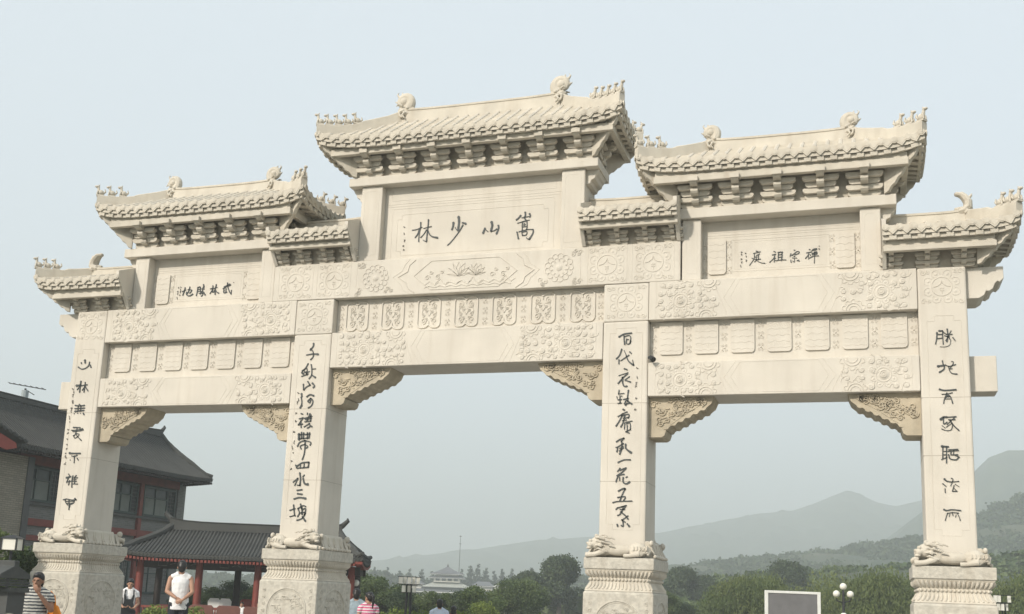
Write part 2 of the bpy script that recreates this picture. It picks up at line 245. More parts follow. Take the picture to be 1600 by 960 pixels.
('c1', '83,36,-8256,5508,-8144,5519 50,36,-8163,5595,-8165,5492,-8164,5369 40,33,-8173,5492,-8229,5425 36,33,-8142,5505,-7999,5522 33,30,-8055,5572,-8051,5489,-8059,5367 36,30,-8051,5489,-8105,5409 36,33,-8043,5489,-7965,5392'),
('c1', '43,36,-8232,5104,-8133,5089,-8006,5100 40,36,-8231,5036,-7998,5046 56,40,-8223,4981,-8008,4998 30,30,-8159,5103,-8150,4980 30,30,-8095,5101,-8086,4979 36,33,-8138,5123,-8120,5109 23,23,-8243,4948,-8232,4927 23,23,-8154,4946,-8144,4932 23,23,-8089,4945,-8079,4932 40,46,-8017,4944,-7996,4910'),
('c1', '46,34,-8210,4654,-8137,4653,-8051,4648 25,25,-8253,4598,-8141,4601,-8019,4619 39,32,-7998,4628,-7972,4604,-8027,4591 23,23,-8128,4634,-8120,4578 25,25,-8218,4588,-8204,4569,-8037,4586 27,25,-8137,4578,-8151,4512,-8198,4484 21,21,-8182,4493,-8151,4436,-8078,4473,-8062,4520,-8131,4530 23,21,-8131,4530,-8100,4474 23,34,-8100,4474,-7987,4388'),
('c1', '69,39,-8233,4136,-8165,4131,-7974,4130 27,34,-8174,4079,-8111,4070,-8047,4093 39,21,-8113,4079,-8102,4004,-8099,3939 27,34,-8039,4037,-8006,3995 18,18,-8203,4004,-8196,3990'),
('c1', '68,45,-8235,3644,-8143,3668 27,27,-8200,3719,-8167,3682 38,27,-8194,3635,-8220,3542 34,27,-8219,3570,-8118,3575 27,25,-8154,3589,-8169,3496 25,23,-8170,3542,-8156,3524 34,27,-8089,3682,-8101,3608,-8084,3450 34,27,-8012,3691,-8040,3654 34,27,-8083,3640,-7972,3645 25,23,-8089,3603,-8000,3608 25,23,-8084,3571,-7984,3571 27,29,-8089,3524,-7955,3520 25,25,-8040,3654,-8028,3524'),
('c1', '34,29,-8251,3208,-8169,3223,-8055,3206,-7945,3211 50,34,-7981,3234,-7944,3207 27,25,-8205,3200,-8187,3154,-8136,3104 29,25,-7988,3202,-8002,3146,-8108,3104 25,23,-8174,3177,-8008,3183 25,23,-8157,3140,-8013,3146 29,23,-8116,3201,-8102,3104,-8088,3008 23,20,-8078,3091,-8095,3012')]
SMALL=[('C', [(-1342, 8455, 26), (-1347, 8321, 26), (-1325, 8174, 26), (-1346, 8087, 26), (-1339, 7985, 26)]), ('R', [(5001, 7555, 18), (5006, 7497, 18), (5011, 7418, 18), (4931, 7582, 18), (4925, 7525, 18), (4931, 7457, 18), (4931, 7394, 18), (4925, 7332, 18), (6204, 7602, 17), (6209, 7557, 17)]), ('L', [(-6203, 7539, 22), (-6212, 7486, 22), (-6206, 7432, 22), (-6215, 7379, 22), (-6268, 7516, 22), (-6268, 7449, 22), (-6269, 7395, 22), (-6260, 7314, 22), (-4992, 7568, 21)]), ('c2', [(-3210, 5257, 32), (-3205, 5123, 32), (-3220, 5062, 32), (-3232, 4880, 32), (-3236, 4699, 32), (-3241, 4518, 32), (-3229, 4313, 32), (-3235, 4217, 32), (-3233, 4122, 31), (-3240, 3978, 31), (-3240, 3824, 31)]), ('c3', [(3215, 5554, 28), (3207, 5388, 28), (3198, 5278, 28), (3188, 5245, 28), (3191, 5013, 28), (3189, 4838, 28)]), ('c1', [(-8333, 5443, 34), (-8316, 5377, 34), (-8320, 5298, 34), (-8315, 5206, 34), (-8314, 5140, 34), (-8316, 5049, 34), (-8323, 4983, 34), (-8327, 4853, 34), (-8330, 4762, 34), (-8333, 4618, 34), (-8330, 4541, 34), (-8329, 4424, 34), (-8322, 4320, 34), (-8325, 4230, 34), (-8327, 4140, 34), (-8322, 4050, 34), (-8313, 3934, 33)])]
# ------------------------------------------------------------------ the ground
def ground():
    mb=MB(); s=2600; n=40
    xs=rng(-s,s,n)
    for j in range(n):
        for i in range(n): mb.v.append((xs[i],xs[j],0))
    for j in range(n-1):
        for i in range(n-1): mb.f.append((j*n+i,j*n+i+1,(j+1)*n+i+1,(j+1)*n+i))
    g=mb.build('ground',mat('grass_ground',(.085,.10,.045),.95,.2,.12,.4,3,col2=(.13,.11,.07))); struct(g)
    pv=MB().box(-13,16,-24,9,-.2,.02).build('plaza_paving',None); struct(pv)
    m=bpy.data.materials.new('stone_paving'); m.use_nodes=True; nn=m.node_tree
    br=nn.nodes.new('ShaderNodeTexBrick'); br.inputs['Scale'].default_value=1; br.inputs['Color1'].default_value=(.30,.28,.25,1); br.inputs['Color2'].default_value=(.26,.25,.23,1); br.inputs['Mortar'].default_value=(.15,.14,.13,1)
    br.inputs['Brick Width'].default_value=.9; br.inputs['Row Height'].default_value=.6; br.inputs['Mortar Size'].default_value=.012
    ge=nn.nodes.new('ShaderNodeNewGeometry'); nn.links.new(ge.outputs['Position'],br.inputs['Vector']); nn.links.new(br.outputs[0],nn.nodes['Principled BSDF'].inputs['Base Color'])
    nn.nodes['Principled BSDF'].inputs['Roughness'].default_value=.85
    pv.data.materials.append(m)
    t=MB().box(-24,-7.2,9.004,21,-.2,.22).build('terrace',m); struct(t)
    s_=MB().box(-7.3,-3.7,.1,4.4,.018,.36).build('step',m); struct(s_)
ground()
# ------------------------------------------------------------------ the gate
MY=.435
gate=thing('stone_gateway','large pale carved stone memorial gateway with three openings, four columns and tiled stone roofs','gateway',(0,0,0))
def P(name,mb,m=None,smooth=False,bev=0,parent=None,loc=(0,0,0)): return mb.build(name,m or STONE,parent or gate,loc,smooth,bev)
# ---- relief pieces, each drawn on the plane y=0 facing -y
def scroll(mb,x,z,r,s,a,y,w=.018,h=.011):
    mb.rib(spiral(x,z,r,a,1.3,s,14),w,h,y)
def medallion(mb,x,z,r,y,coin=True):
    mb.rib(arc(x,z,r,0,360-18,20),.020,.011,y,True)
    for k in range(8):
        t=k*45+22; cx=x+r*1.42*math.cos(R(t)); cz=z+r*1.42*math.sin(R(t))
        mb.rib(arc(cx,cz,r*.42,t-120,t+120,9),.016,.009,y)
        mb.dome(cx,cz,r*.2,.008,y,8)
    if coin:
        mb.rib([(x,z+r*.62),(x-r*.10,z+r*.30),(x-r*.42,z+r*.05),(x-r*.80,z-r*.02)],.016,.014,y); mb.rib([(x,z+r*.62),(x+r*.10,z+r*.30),(x+r*.42,z+r*.05),(x+r*.80,z-r*.02)],.016,.014,y); mb.rib([(x,z-r*.15),(x,z-r*.8)],.015,.010,y)
        for dx,dz in ((-.13,-.2),(.13,-.2),(-.13,-.42),(.13,-.42)): mb.dome(x+dx*r,z+dz*r,r*.09,.01,y,6)
    else:
        mb.dome(x,z,r*.8,.02,y,16); mb.rib(spiral(x,z,r*.6,1,2,1,20),.016,.02,y-.012)
def coin_tile(mb,x0,x1,z0,z1,y):
    cx,cz=(x0+x1)/2,(z0+z1)/2; r=min(x1-x0,z1-z0)*.27
    medallion(mb,cx,cz,r,y)
    for sx in (-1,1):
        for sz in (-1,1):
            X=cx+sx*(x1-x0)*.42; Z=cz+sz*(z1-z0)*.42
            scroll(mb,X,Z,r*.3,sx*sz,0,y); scroll(mb,X-sx*r*.5,Z,r*.22,-sx*sz,2,y)
def cloud_field(mb,x0,x1,z0,z1,y,rs,meds):
    ms=[(x0+(x1-x0)*u,z0+(z1-z0)*v,r) for u,v,r in meds]
    for mx,mz,r in ms:
        if z0+r*.8<mz<z1-r*.8: medallion(mb,mx,mz,r,y,False)
        else:
            up=mz<(z0+z1)/2
            mb.rib(arc(mx,mz,r,*( (5,175) if up else (185,355)),12),.022,.016,y); mb.rib(arc(mx,mz,r*.62,*((5,175) if up else (185,355)),10),.02,.014,y)
            for k in range(5):
                t=(18+36*k)*(1 if up else -1); mb.rib(arc(mx+r*1.25*math.cos(R(t)),mz+r*1.25*math.sin(R(t)),r*.3,t-100,t+100,7),.016,.012,y)
    st=.118; nz=max(2,int((z1-z0)/st)); nx=max(2,int((x1-x0)/st))
    for i in range(nx):
        for j in range(nz):
            x=x0+(i+.5)*(x1-x0)/nx+rs.uniform(-.02,.02); z=z0+(j+.5)*(z1-z0)/nz+rs.uniform(-.015,.015)
            if any(math.hypot(x-mx,z-mz)<r*1.72 for mx,mz,r in ms): continue
            if not(x0+.03<x<x1-.03 and z0+.04<z<z1-.04): continue
            r=rs.uniform(.046,.058); s=rs.choice((-1,1)); a=rs.uniform(0,6.3)
            mb.dome(x,z,r,.012,y,9); scroll(mb,x,z,r*.95,s,a,y-.006,.018,.012)
            mb.rib([(x+r*math.cos(a),z+r*math.sin(a)),(x+r*1.7*math.cos(a+.5),z+r*1.7*math.sin(a+.5)),(x+r*2.2*math.cos(a+1),z+r*2.0*math.sin(a+1))],.018,.012,y)
def hexframe(mb,cx,z0,z1,hw,y,k=.2,w=.014,h=.008):
    zc=(z0+z1)/2
    mb.rib([(cx-hw-k,zc),(cx-hw,z1),(cx+hw,z1),(cx+hw+k,zc),(cx+hw,z0),(cx-hw,z0)],w,h,y,True)
def cloth(mb,x0,x1,z0,z1,y,rs,hatch):
    cr_=.06
    prof=[(x0,z1),(x0,z0+cr_)]+arc(x0+cr_,z0+cr_,cr_,180,270,5)+arc(x1-cr_,z0+cr_,cr_,270,360,5)+[(x1,z1)]
    mb.prism(prof,y-.03,y+.01)
    for k in range(5):
        z=z1-(z1-z0)*(.12+.19*k); q=[(x,z+.012*math.sin(x*45+k*2)+rs.uniform(-.004,.004)) for x in rng(x0+.02,x1-.02,12)]
        mb.rib(q,.013,.010,y-.03)
        if k in hatch:
            for x in rng(x0+.03,x1-.05,9): mb.rib([(x,z-.02),(x+.03,z-.07)],.010,.007,y-.03)
def ornament(mb,x,z0,z1,y):
    for j,z in enumerate(rng(z0+.07,z1-.07,3)):
        for s in (-1,1):
            scroll(mb,x+s*.033,z+.04,.026,s,1.5,y,.014,.016); scroll(mb,x+s*.033,z-.04,.026,-s,-1.5,y,.014,.016)
        mb.dome(x,z,.02,.018,y,8)
def ruyi(mb,x0,x1,z0,z1,y):
    cx=(x0+x1)/2; q=(x1-x0)/4; r=.085; nw=.045; nd=.055
    o=arc(x0+r,z1-r,r,180,90,6)+[(cx-nw*1.6,z1-.004),(cx-nw,z1-.018),(cx,z1-nd),(cx+nw,z1-.018),(cx+nw*1.6,z1-.004)]+arc(x1-r,z1-r,r,90,0,6)
    o+=arc(x1-r,z0+r,r,0,-90,6)+[(cx+nw*1.6,z0+.004),(cx+nw,z0+.018),(cx,z0+nd),(cx-nw,z0+.018),(cx-nw*1.6,z0+.004)]+arc(x0+r,z0+r,r,-90,-180,6)
    mb.rib(o,.040,.036,y,True); mb.rib([(cx,z1-nd),(cx,z1-nd-.06)],.022,.024,y); mb.rib([(cx,z0+nd),(cx,z0+nd+.06)],.022,.024,y)
    for s in (-1,1):
        for k in range(4): scroll(mb,cx+s*(.06+.05*(k%2)),z0+.16+k*.075,.032,s,k*1.3,y,.018,.02)
    for s in (-1,1):
        for e,zz in ((1,z1),(-1,z0)):
            scroll(mb,cx+s*q*.95,zz-e*.13,q*.55,s*e,1.57*e,y,.02,.022)
            mb.rib([(cx+s*q*.3,zz-e*.18),(cx+s*q*1.1,zz-e*.2),(cx+s*q*1.3,zz-e*.27)],.018,.018,y)
        mb.rib([(cx,(z0+z1)/2-.05),(cx+s*.05,(z0+z1)/2+.03),(cx+s*.02,(z0+z1)/2+.06)],.02,.02,y)
        mb.dome(cx+s*q*1.1,(z0+z1)/2,.02,.015,y,6)
def notch_frame(mb,x0,x1,z0,z1,y,nx,nz,w=.012,h=.009):
    mb.rib([(x0+nx,z1),(x1-nx,z1),(x1-nx,z1-nz),(x1,z1-nz),(x1,z0+nz),(x1-nx,z0+nz),(x1-nx,z0),(x0+nx,z0),(x0+nx,z0+nz),(x0,z0+nz),(x0,z1-nz),(x0+nx,z1-nz)],w,h,y,True)
def chars(owner,par,y):
    for o_,d in CHARS:
        if o_!=owner: continue
        mb=MB()
        for s in d.split(' '):
            a=[int(q)/1000 for q in s.split(',')]; w0,w1=a[0],a[1]; pts=[Vector((a[i],a[i+1])) for i in range(2,len(a),2)]
            kk=.68 if owner in('c1','c4','L','R') else .78; brush(mb,pts,w0*kk,w1*kk,y)
        mb.build('character',INK,par)
    mb=MB(); rs=random.Random(3)
    for o_,d in SMALL:
        if o_!=owner: continue
        for x,z,s in d:
            x/=1000;z/=1000;s/=1000
            for k in range(3):
                p=Vector((x+rs.uniform(-s,s)*.5,z+rs.uniform(-s,s)*.5)); q=p+Vector((rs.uniform(-s,s)*.8,rs.uniform(-s,s)*.8)); 
                brush(mb,[p,(p+q)/2+Vector((0,s*.12)),q],.012,.008,y)
    if mb.v: mb.build('inscription',INK2,par)
def brush(mb,pts,w0,w1,y):
    # resample with a smooth curve
    q=[]
    n=len(pts)
    for i in range(n-1):
        p0=pts[max(i-1,0)];p1=pts[i];p2=pts[i+1];p3=pts[min(i+2,n-1)]
        m_=4 if n>2 else 5
        for k in range(m_):
            t=k/m_; q.append(.5*((2*p1)+(p2-p0)*t+(2*p0-5*p1+4*p2-p3)*t*t+(3*p1-p0-3*p2+p3)*t**3))
    q.append(pts[-1]); m_=len(q); vs=[];fs=[]
    # rounded ends
    t0=(q[1]-q[0]).normalized() if (q[1]-q[0]).length>1e-6 else Vector((1,0)); t1=(q[-1]-q[-2]).normalized() if (q[-1]-q[-2]).length>1e-6 else Vector((1,0))
    L=[(q[0]-t0*w0*.42,.28)]+[(p,None) for p in q]+[(q[-1]+t1*w1*.42,.3)]
    for i,(p,sc) in enumerate(L):
        a=L[max(i-1,0)][0]; b=L[min(i+1,len(L)-1)][0]; t=(b-a)
        t=t.normalized() if t.length>1e-6 else Vector((1,0))
        f=i/(len(L)-1); wd=(w0*(1-f)+w1*f)*.5*(sc if sc else 1)*(1.22-.42*math.sin(math.pi*f)**.8)*(1+.06*math.sin(i*1.7))
        nn=Vector((-t.y,t.x))*wd
        for s in (1,-1):
            c=p+nn*s; vs+=[(c.x,y-.012,c.y),(c.x,y+.002,c.y)]
    for i in range(len(L)-1):
        a=i*4;b=a+4; fs+=[(a,a+2,b+2,b),(a+1,a,b,b+1),(a+2,a+3,b+3,b+2)]
    mb.add(vs,fs)
# ---- plinth
def make_plinth_meshes():
    hx,y0,y1=.583,-.226,1.14; cyc=(y0+y1)/2; hy=(y1-y0)/2
    def ring(ins,z): return [(-hx+ins,cyc-hy+ins,z),(hx-ins,cyc-hy+ins,z),(hx-ins,cyc+hy-ins,z),(-hx+ins,cyc+hy-ins,z)]
    d={}
    d['top_slab']=(MB().loft([ring(0,2.165),ring(0,2.352)]),SPECK,.012)
    d['waist']=(MB().loft([ring(.02,1.8105),ring(.03,1.84),ring(.07,1.89),ring(.085,1.93),ring(.09,1.96),ring(.09,2.03),ring(.075,2.06),ring(.04,2.12),ring(.025,2.145),ring(.02,2.1645)]),STONE2,.004)
    d['die']=(MB().loft([ring(-.045,.25),ring(-.045,.30),ring(-.02,.34),ring(0,.36),ring(0,1.77),ring(.02,1.81)]),SPECK,.02)
    d['foot']=(MB().loft([ring(-.10,.018),ring(-.10,.2495)]),SPECK,.02)
    # gadroons, beads and petals
    g=MB(); b=MB(); p=MB()
    for face in range(4):
        n=17 if face%2==0 else 19; L=(hx if face%2==0 else hy)
        for k in range(n):
            u=-1+2*(k+.5)/n
            def pos(ins,z,u=u):
                if face==0: return (u*(hx-ins),cyc-hy+ins,z)
                if face==2: return (u*(hx-ins),cyc+hy-ins,z)
                if face==1: return (hx-ins,cyc+u*(hy-ins),z)
                return (-hx+ins,cyc+u*(hy-ins),z)
            g.tube([pos(.085,2.045),pos(.065,2.07),pos(.04,2.10),pos(.028,2.135)],[.016,.025,.028,.018],6)
            b.ell(pos(.085,1.998),(.026,.026,.026),None,8,6)
            p.tube([pos(.03,1.84),pos(.062,1.88),pos(.082,1.92),pos(.088,1.955)],[.016,.022,.02,.010],6)
    d['gadroon_band']=(g,STONE2,0); d['bead_row']=(b,STONE2,0); d['petal_band']=(p,STONE2,0)
    # roundels
    r=MB(); rs=random.Random(5)
    def roundel(mb,cx,cz,rad):
        mb.rib(arc(cx,cz,rad,0,350,36),.03,.02,0,True); mb.rib(arc(cx,cz,rad*.92,0,350,36),.012,.012,0,True)
        for k in range(26):
            a=rs.uniform(0,6.28);q=rad*.8*math.sqrt(rs.random()); x=cx+q*math.cos(a);z=cz+q*math.sin(a)
            scroll(mb,x,z,rs.uniform(.03,.06),rs.choice((-1,1)),rs.uniform(0,6),0,.02,.016)
            mb.rib([(x,z),(x+rs.uniform(-.1,.1),z+rs.uniform(-.03,.05)),(x+rs.uniform(-.15,.15),z+rs.uniform(-.05,.05))],.025,.014,0)
        for sx in (-1,1):
            for k in range(4): scroll(mb,cx+sx*(rad+.08),cz+rad*.9-k*.12,.035,sx,1,0,.016,.012)
    roundel(r,0,1.27,.39)
    return d,mesh_of(r,'roundel_relief',SPECK,True)
PL,ROUNDEL=make_plinth_meshes()
PLM={k:(mesh_of(v_[0],k,v_[1],k in('gadroon_band','bead_row','petal_band')),v_[2]) for k,v_ in PL.items()}
def lion_mesh():
    mb=MB()  # reclining lion, head towards +x, seen from -y
    mb.ell((-.02,0,.11),(.27,.10,.085)); mb.ell((-.30,-.01,.12),(.15,.12,.11)); mb.ell((-.30,-.10,.08),(.12,.045,.07))
    mb.ell((.20,0,.14),(.13,.10,.11)); mb.ell((.34,-.04,.21),(.11,.10,.095)); mb.ell((.43,-.08,.185),(.06,.07,.05)); mb.ell((.455,-.09,.135),(.045,.05,.022)); mb.ell((.475,-.09,.205),(.03,.045,.02))
    for s_ in (0,1): mb.ell((.43,-.05-.07*s_,.245),(.03,.022,.022)); mb.ell((.34,-.01-.11*s_,.31),(.028,.02,.035))
    mb.tube([(.22,-.09,.09),(.36,-.13,.04),(.50,-.14,.03)],[.045,.035,.038]); mb.tube([(.22,.0,.07),(.42,.02,.04),(.50,.0,.03)],[.045,.035,.035])
    mb.tube([(-.34,-.12,.06),(-.20,-.14,.03),(-.10,-.14,.026)],[.045,.03,.03]); mb.tube([(-.42,0,.15),(-.49,-.05,.12),(-.47,-.10,.04)],[.035,.03,.02])
    rs=random.Random(9)
    for row in range(3):
        for k in range(7):   # staggered curls of the mane
            a_=R(-60+38*k+12*row); ro=.10+.045*row; x=.35-.055*row+ro*math.cos(a_)*.35-.07; z=.20+ro*math.sin(a_)*.95; y=-.125+.012*row
            if z<.06 or z>.325: continue
            mb.tube([(x+.04,y,z+.005),(x,y-.022,z+.012),(x-.045,y-.012,z-.004),(x-.07,y,z-.022)],[.008,.0145,.013,.006],6)
    for k in range(5): mb.tube([(-.22-.05*k,-.12,.08+.02*(k%2)),(-.26-.05*k,-.15,.12),(-.25-.05*k,-.13,.17)],[.008,.014,.007],6)
    for k in range(4): mb.tube([(-.40,-.10+.01*k,.06+.03*k),(-.46,-.12,.08+.03*k),(-.49,-.09,.06+.03*k)],[.008,.014,.007],6)
    return mesh_of(mb,'lion',STONE2,True)
LION=lion_mesh()
def base_block():
    # flared slabs clasping the shaft foot
    mb=MB()
    def ring(hx,y0,y1,z): return [(-hx,y0,z),(hx,y0,z),(hx,y1,z),(-hx,y1,z)]
    mb.loft([ring(.565,.012,.855,2.3525),ring(.55,.012,.855,2.39),ring(.52,.012,.855,2.45),ring(.495,.012,.855,2.53),ring(.48,.012,.855,2.60),ring(.455,.012,.85,2.64)])
    return mb
def fluted():
    mb=MB()
    for s in (-1,1):
        for k,y in enumerate((-.02,.03,.22,.27,.46,.51,.70,.75,.90,.94)):
            mb.tube([(s*.562,y,2.37),(s*.545,y,2.43),(s*.505,y,2.50),(s*.478,y,2.60)],[.016,.02,.018,.012],6)
        for k in range(11): mb.ell((s*.572,-.07+.105*k,2.385),(.03,.045,.032),None,8,6)
        mb.ell((s*.50,1.0,2.60),(.05,.07,.06)); mb.ell((s*.50,-.02,2.60),(.04,.05,.05))
    return mb
BASE=mesh_of(base_block(),'flared_foot',STONE2); FLUTE=mesh_of(fluted(),'fluted_side',STONE2,True)
JOINT=mat('mortar_joint',(.34,.30,.24),.9,.1,9)
COL=[(-8.073,.361,'c1'),(-3,.393,'c2'),(3,.393,'c3'),(8.073,.361,'c4')]
for cx,hw,ow in COL:
    c=P('column',MB().box(cx-hw,cx+hw,0,.869,2.36,6.378 if abs(cx)<5 else 7.055),STONE,bev=.03)
    for zj in (3.62+.21*(int(abs(cx)*7)%3),4.95):
        MB().box(cx-hw-.0015,cx+hw+.0015,-.0015,.8705,zj-.003,zj+.003).build('joint_line',JOINT,c)
    rl=MB(); notch_frame(rl,cx-hw+.12,cx+hw-.10,2.82,6.26,0,.11,.09)
    rl.build('frame_moulding',STONE,c,smooth=True)
    chars(ow,c,-.002)
    pl=bpy.data.objects.new('plinth',PLM['die'][0]); C.objects.link(pl); pl.parent=gate; pl.location=(cx,0,0)
    bv=pl.modifiers.new('bevel','BEVEL'); bv.width=.02; bv.segments=2
    for k,(me,bw) in PLM.items():
        if k=='die': continue
        link(k,me,pl,bev=bw)
    link('roundel_relief',ROUNDEL,pl,(0,-.2265,0)); link('roundel_relief',ROUNDEL,pl,(.5835,.457,0),(0,0,R(90)),(1.12,1,1)); 
    link('roundel_relief',ROUNDEL,pl,(-.5835,.457,0),(0,0,R(-90)),(1.12,1,1))
    link('flared_foot',BASE,gate,(cx,0,0),scale=(hw/.393,1,1),bev=.012); 
    link('fluted_side',FLUTE,gate,(cx,0,0),scale=(hw/.393,1,1))
    s=1 if cx<0 else -1
    l=link('lion_carving',LION,gate,(cx+(.02 if s>0 else -.02),-.115,2.354),scale=(s*1.06,.9,1.1))
    rm=l.modifiers.new('remesh','REMESH'); rm.mode='VOXEL'; rm.voxel_size=.0075; rm.use_smooth_shade=True
    l2=link('lion_carving',LION,gate,(cx+(.02 if s>0 else -.02),.985,2.354),rot=(0,0,math.pi),scale=(s*1.06,.9,1.1))
    rm=l2.modifiers.new('remesh','REMESH'); rm.mode='VOXEL'; rm.voxel_size=.02; rm.use_smooth_shade=True
# column heads of inner columns carry coin medallions
for s in (-1,1):
    h=P('column_head',MB().box(s*3-.393,s*3+.393,.003,.866,6.3785,7.051),STONE,bev=.02)
    r=MB(); coin_tile(r,s*3-.36,s*3+.36,6.42,7.02,.003); r.build('medallion_relief',STONE,h,smooth=True)
    r=MB(); coin_tile(r,s*8.073-.33,s*8.073+.33,6.45,7.02,0); r.build('medallion_relief',STONE,gate,smooth=True)
# ---- beams
rsb=random.Random(11)
def beam(x0,x1,z0,z1,y0=.0,y1=.86,clouds=True,hexw=.62,side=None,name='lower_beam'):
    b=P(name,MB().box(x0,x1,y0,y1,z0,z1),STONE,bev=.012)
    cx=(x0+x1)/2; W=(x1-x0)/2; r=MB()
    hexframe(r,cx,z0+.04,z1-.03,hexw,y0,.16); 
    zc=(z0+z1)/2
    for s in (-1,1):
        r.rib([(cx+s*(hexw+.07),z1-.01),(cx+s*(hexw+.27),zc),(cx+s*(hexw+.07),z0+.01)],.014,.008,y0)
        r.rib([(cx+s*(hexw+.20),z0+.01),(cx+s*(hexw+.46),z1-.01)],.012,.008,y0)
        r.rib([(cx+s*(W-.12),z0+.01),(cx+s*(W-.12),z1-.01)],.012,.007,y0)
    r.build('frame_moulding',STONE,b,smooth=True)
    for s in (-1,1):
        c=MB(); a0,a1=(cx+s*(hexw+.36),cx+s*(W-.15)); xa,xb=min(a0,a1),max(a0,a1)
        u=.62 if s>0 else .38
        cloud_field(c,xa,xb,z0+.02,z1-.02,y0,rsb,[(u,.47,.115),((1-u)*.42 if s>0 else 1-(1-.62)*.42,1.0,.13),(.20 if s>0 else .80,0,.12)])
        c.build('cloud_relief',STONE,b,smooth=True)
    return b
for s in (-1,1):
    xa,xb=sorted((s*3.398,s*7.706))
    beam(xa,xb,5.061,5.64); 
    beam(xa,xb,6.383,7.058,0,.862,name='upper_beam')
    f=P('frieze',MB().box(xa,xb,.17,.70,5.641,6.382),STONE)
    r=MB(); n=7; pitch=(xb-xa-.12)/n; rs=random.Random(2)
    for k in range(n):
        x=xa+.06+pitch*(k+.5)
        q=MB(); cloth(q,x-.20,x+.20,5.80,6.36,.17,rs,(0,3) if k%2 else (0,)); q.build('cloth_panel',STONE,f)
    for k in range(n+1): r=MB(); ornament(r,xa+.06+pitch*k,5.82,6.36,.17); r.build('ornament_relief',STONE,f,smooth=True)
    # stub passing through the outer column
    xa,xb=sorted((s*8.436,s*8.84)); P('beam_stub',MB().box(xa,xb,.22,.66,5.07,5.64),STONE,bev=.012)
    # cap bracket at the outside of the outer column
    pr=[(8.436,7.054),(8.99,7.054),(8.99,6.86),(8.93,6.80),(8.90,6.82),(8.86,6.78),(8.83,6.70),(8.77,6.66),(8.73,6.67),(8.70,6.60),(8.62,6.55),(8.436,6.55)]
    P('cap_bracket',MB().prism([(s*x,z) for x,z in pr],.12,.75),STONE,bev=.01)
beam(-2.602,2.602,5.721,6.39,hexw=.72)
f=P('frieze',MB().box(-2.602,2.602,.17,.70,6.391,7.052),STONE)
pitch=5.10/7
for k in range(7):
    x=-2.55+pitch*(k+.5); q=MB(); ruyi(q,x-.222,x+.222,6.455,7.005,.17); q.build('ruyi_panel',STONE,f,smooth=True)
for k in range(8): q=MB(); ornament(q,-2.55+pitch*k+(.04 if k==0 else -.04 if k==7 else 0),6.47,7.0,.17); q.build('ornament_relief',STONE,f,smooth=True)
# top centre beam with lotus panel, flowers, coin tiles
b=P('top_beam',MB().box(-3.93,3.93,.0,.862,7.0585,7.765),STONE,bev=.012)
r=MB()
hexframe(r,0,7.13,7.68,.66,0,.34,.016,.014)
for s in (-1,1):
    r.rib([(s*.98,7.72),(s*1.10,7.62),(s*1.13,7.50),(s*1.32,7.40),(s*1.15,7.28),(s*1.12,7.18),(s*.98,7.09)],.022,.018,0)
    r.rib([(s*1.10,7.74),(s*1.20,7.62),(s*1.24,7.52),(s*1.42,7.40),(s*1.26,7.26),(s*1.2,7.14),(s*1.08,7.08)],.014,.012,0)
    for x in (2.17,2.30,3.0,3.09,3.82): r.rib([(s*x,7.07),(s*x,7.755)],.012,.008,0)
r.build('frame_moulding',STONE,b,smooth=True)
for s in (-1,1):
    for xa,xb in ((2.31,2.98),(3.11,3.81)):
        q=MB(); a0,a1=sorted((s*xa,s*xb)); coin_tile(q,a0,a1,7.09,7.74,0); q.build('medallion_relief',STONE,b,smooth=True)
    q=MB(); fx=s*1.78; fz=7.41
    q.dome(fx,fz,.07,.02,0,12)
    for rr,nn,pr_ in ((.13,10,.05),(.21,13,.055)):
        for k in range(nn):
            t=360*k/nn; q.rib(arc(fx+rr*math.cos(R(t)),fz+rr*math.sin(R(t)),pr_,t-110,t+110,7),.018,.013,0)
    for cx_,cz_ in ((s*2.1,7.67),(s*2.1,7.15),(s*1.5,7.16)):
        for k in range(5): scroll(q,cx_+rsb.uniform(-.07,.07)*1,cz_+rsb.uniform(-.05,.05),rsb.uniform(.03,.05),rsb.choice((-1,1)),k,0,.018,.016)
    q.build('flower_relief',STONE,b,smooth=True)
q=MB()
for cx_,sc_ in ((-.12,1.0),(.22,.8)):
    for k in range(7):
        a_=R(180-30*k); L=.20*sc_; px_,pz_=cx_,7.36
        q.rib([(px_,pz_),(px_+L*.55*math.cos(a_)-.05*math.sin(a_),pz_+.02+L*.6*abs(math.sin(a_))+.03),(px_+L*1.15*math.cos(a_),pz_+L*1.1*abs(math.sin(a_))+.05),(px_+L*.6*math.cos(a_)+.05*math.sin(a_),pz_+.02+L*.5*abs(math.sin(a_)))],.020,.013,0,True)
for k in range(8):
    x=-.78+.21*k; q.rib([(x,7.22+.03*math.sin(k)),(x+.10,7.29+.04*math.sin(k*2)),(x+.20,7.21),(x+.28,7.27)],.024,.012,0); q.rib([(x,7.17),(x+.1,7.20),(x+.2,7.165)],.02,.014,0)
    if k in(0,1,6,7): scroll(q,x+.05,7.36,.055,1,k,0,.02,.018); scroll(q,x+.12,7.46,.04,-1,k,0,.018,.016)
q.build('lotus_relief',STONE,b,smooth=True)
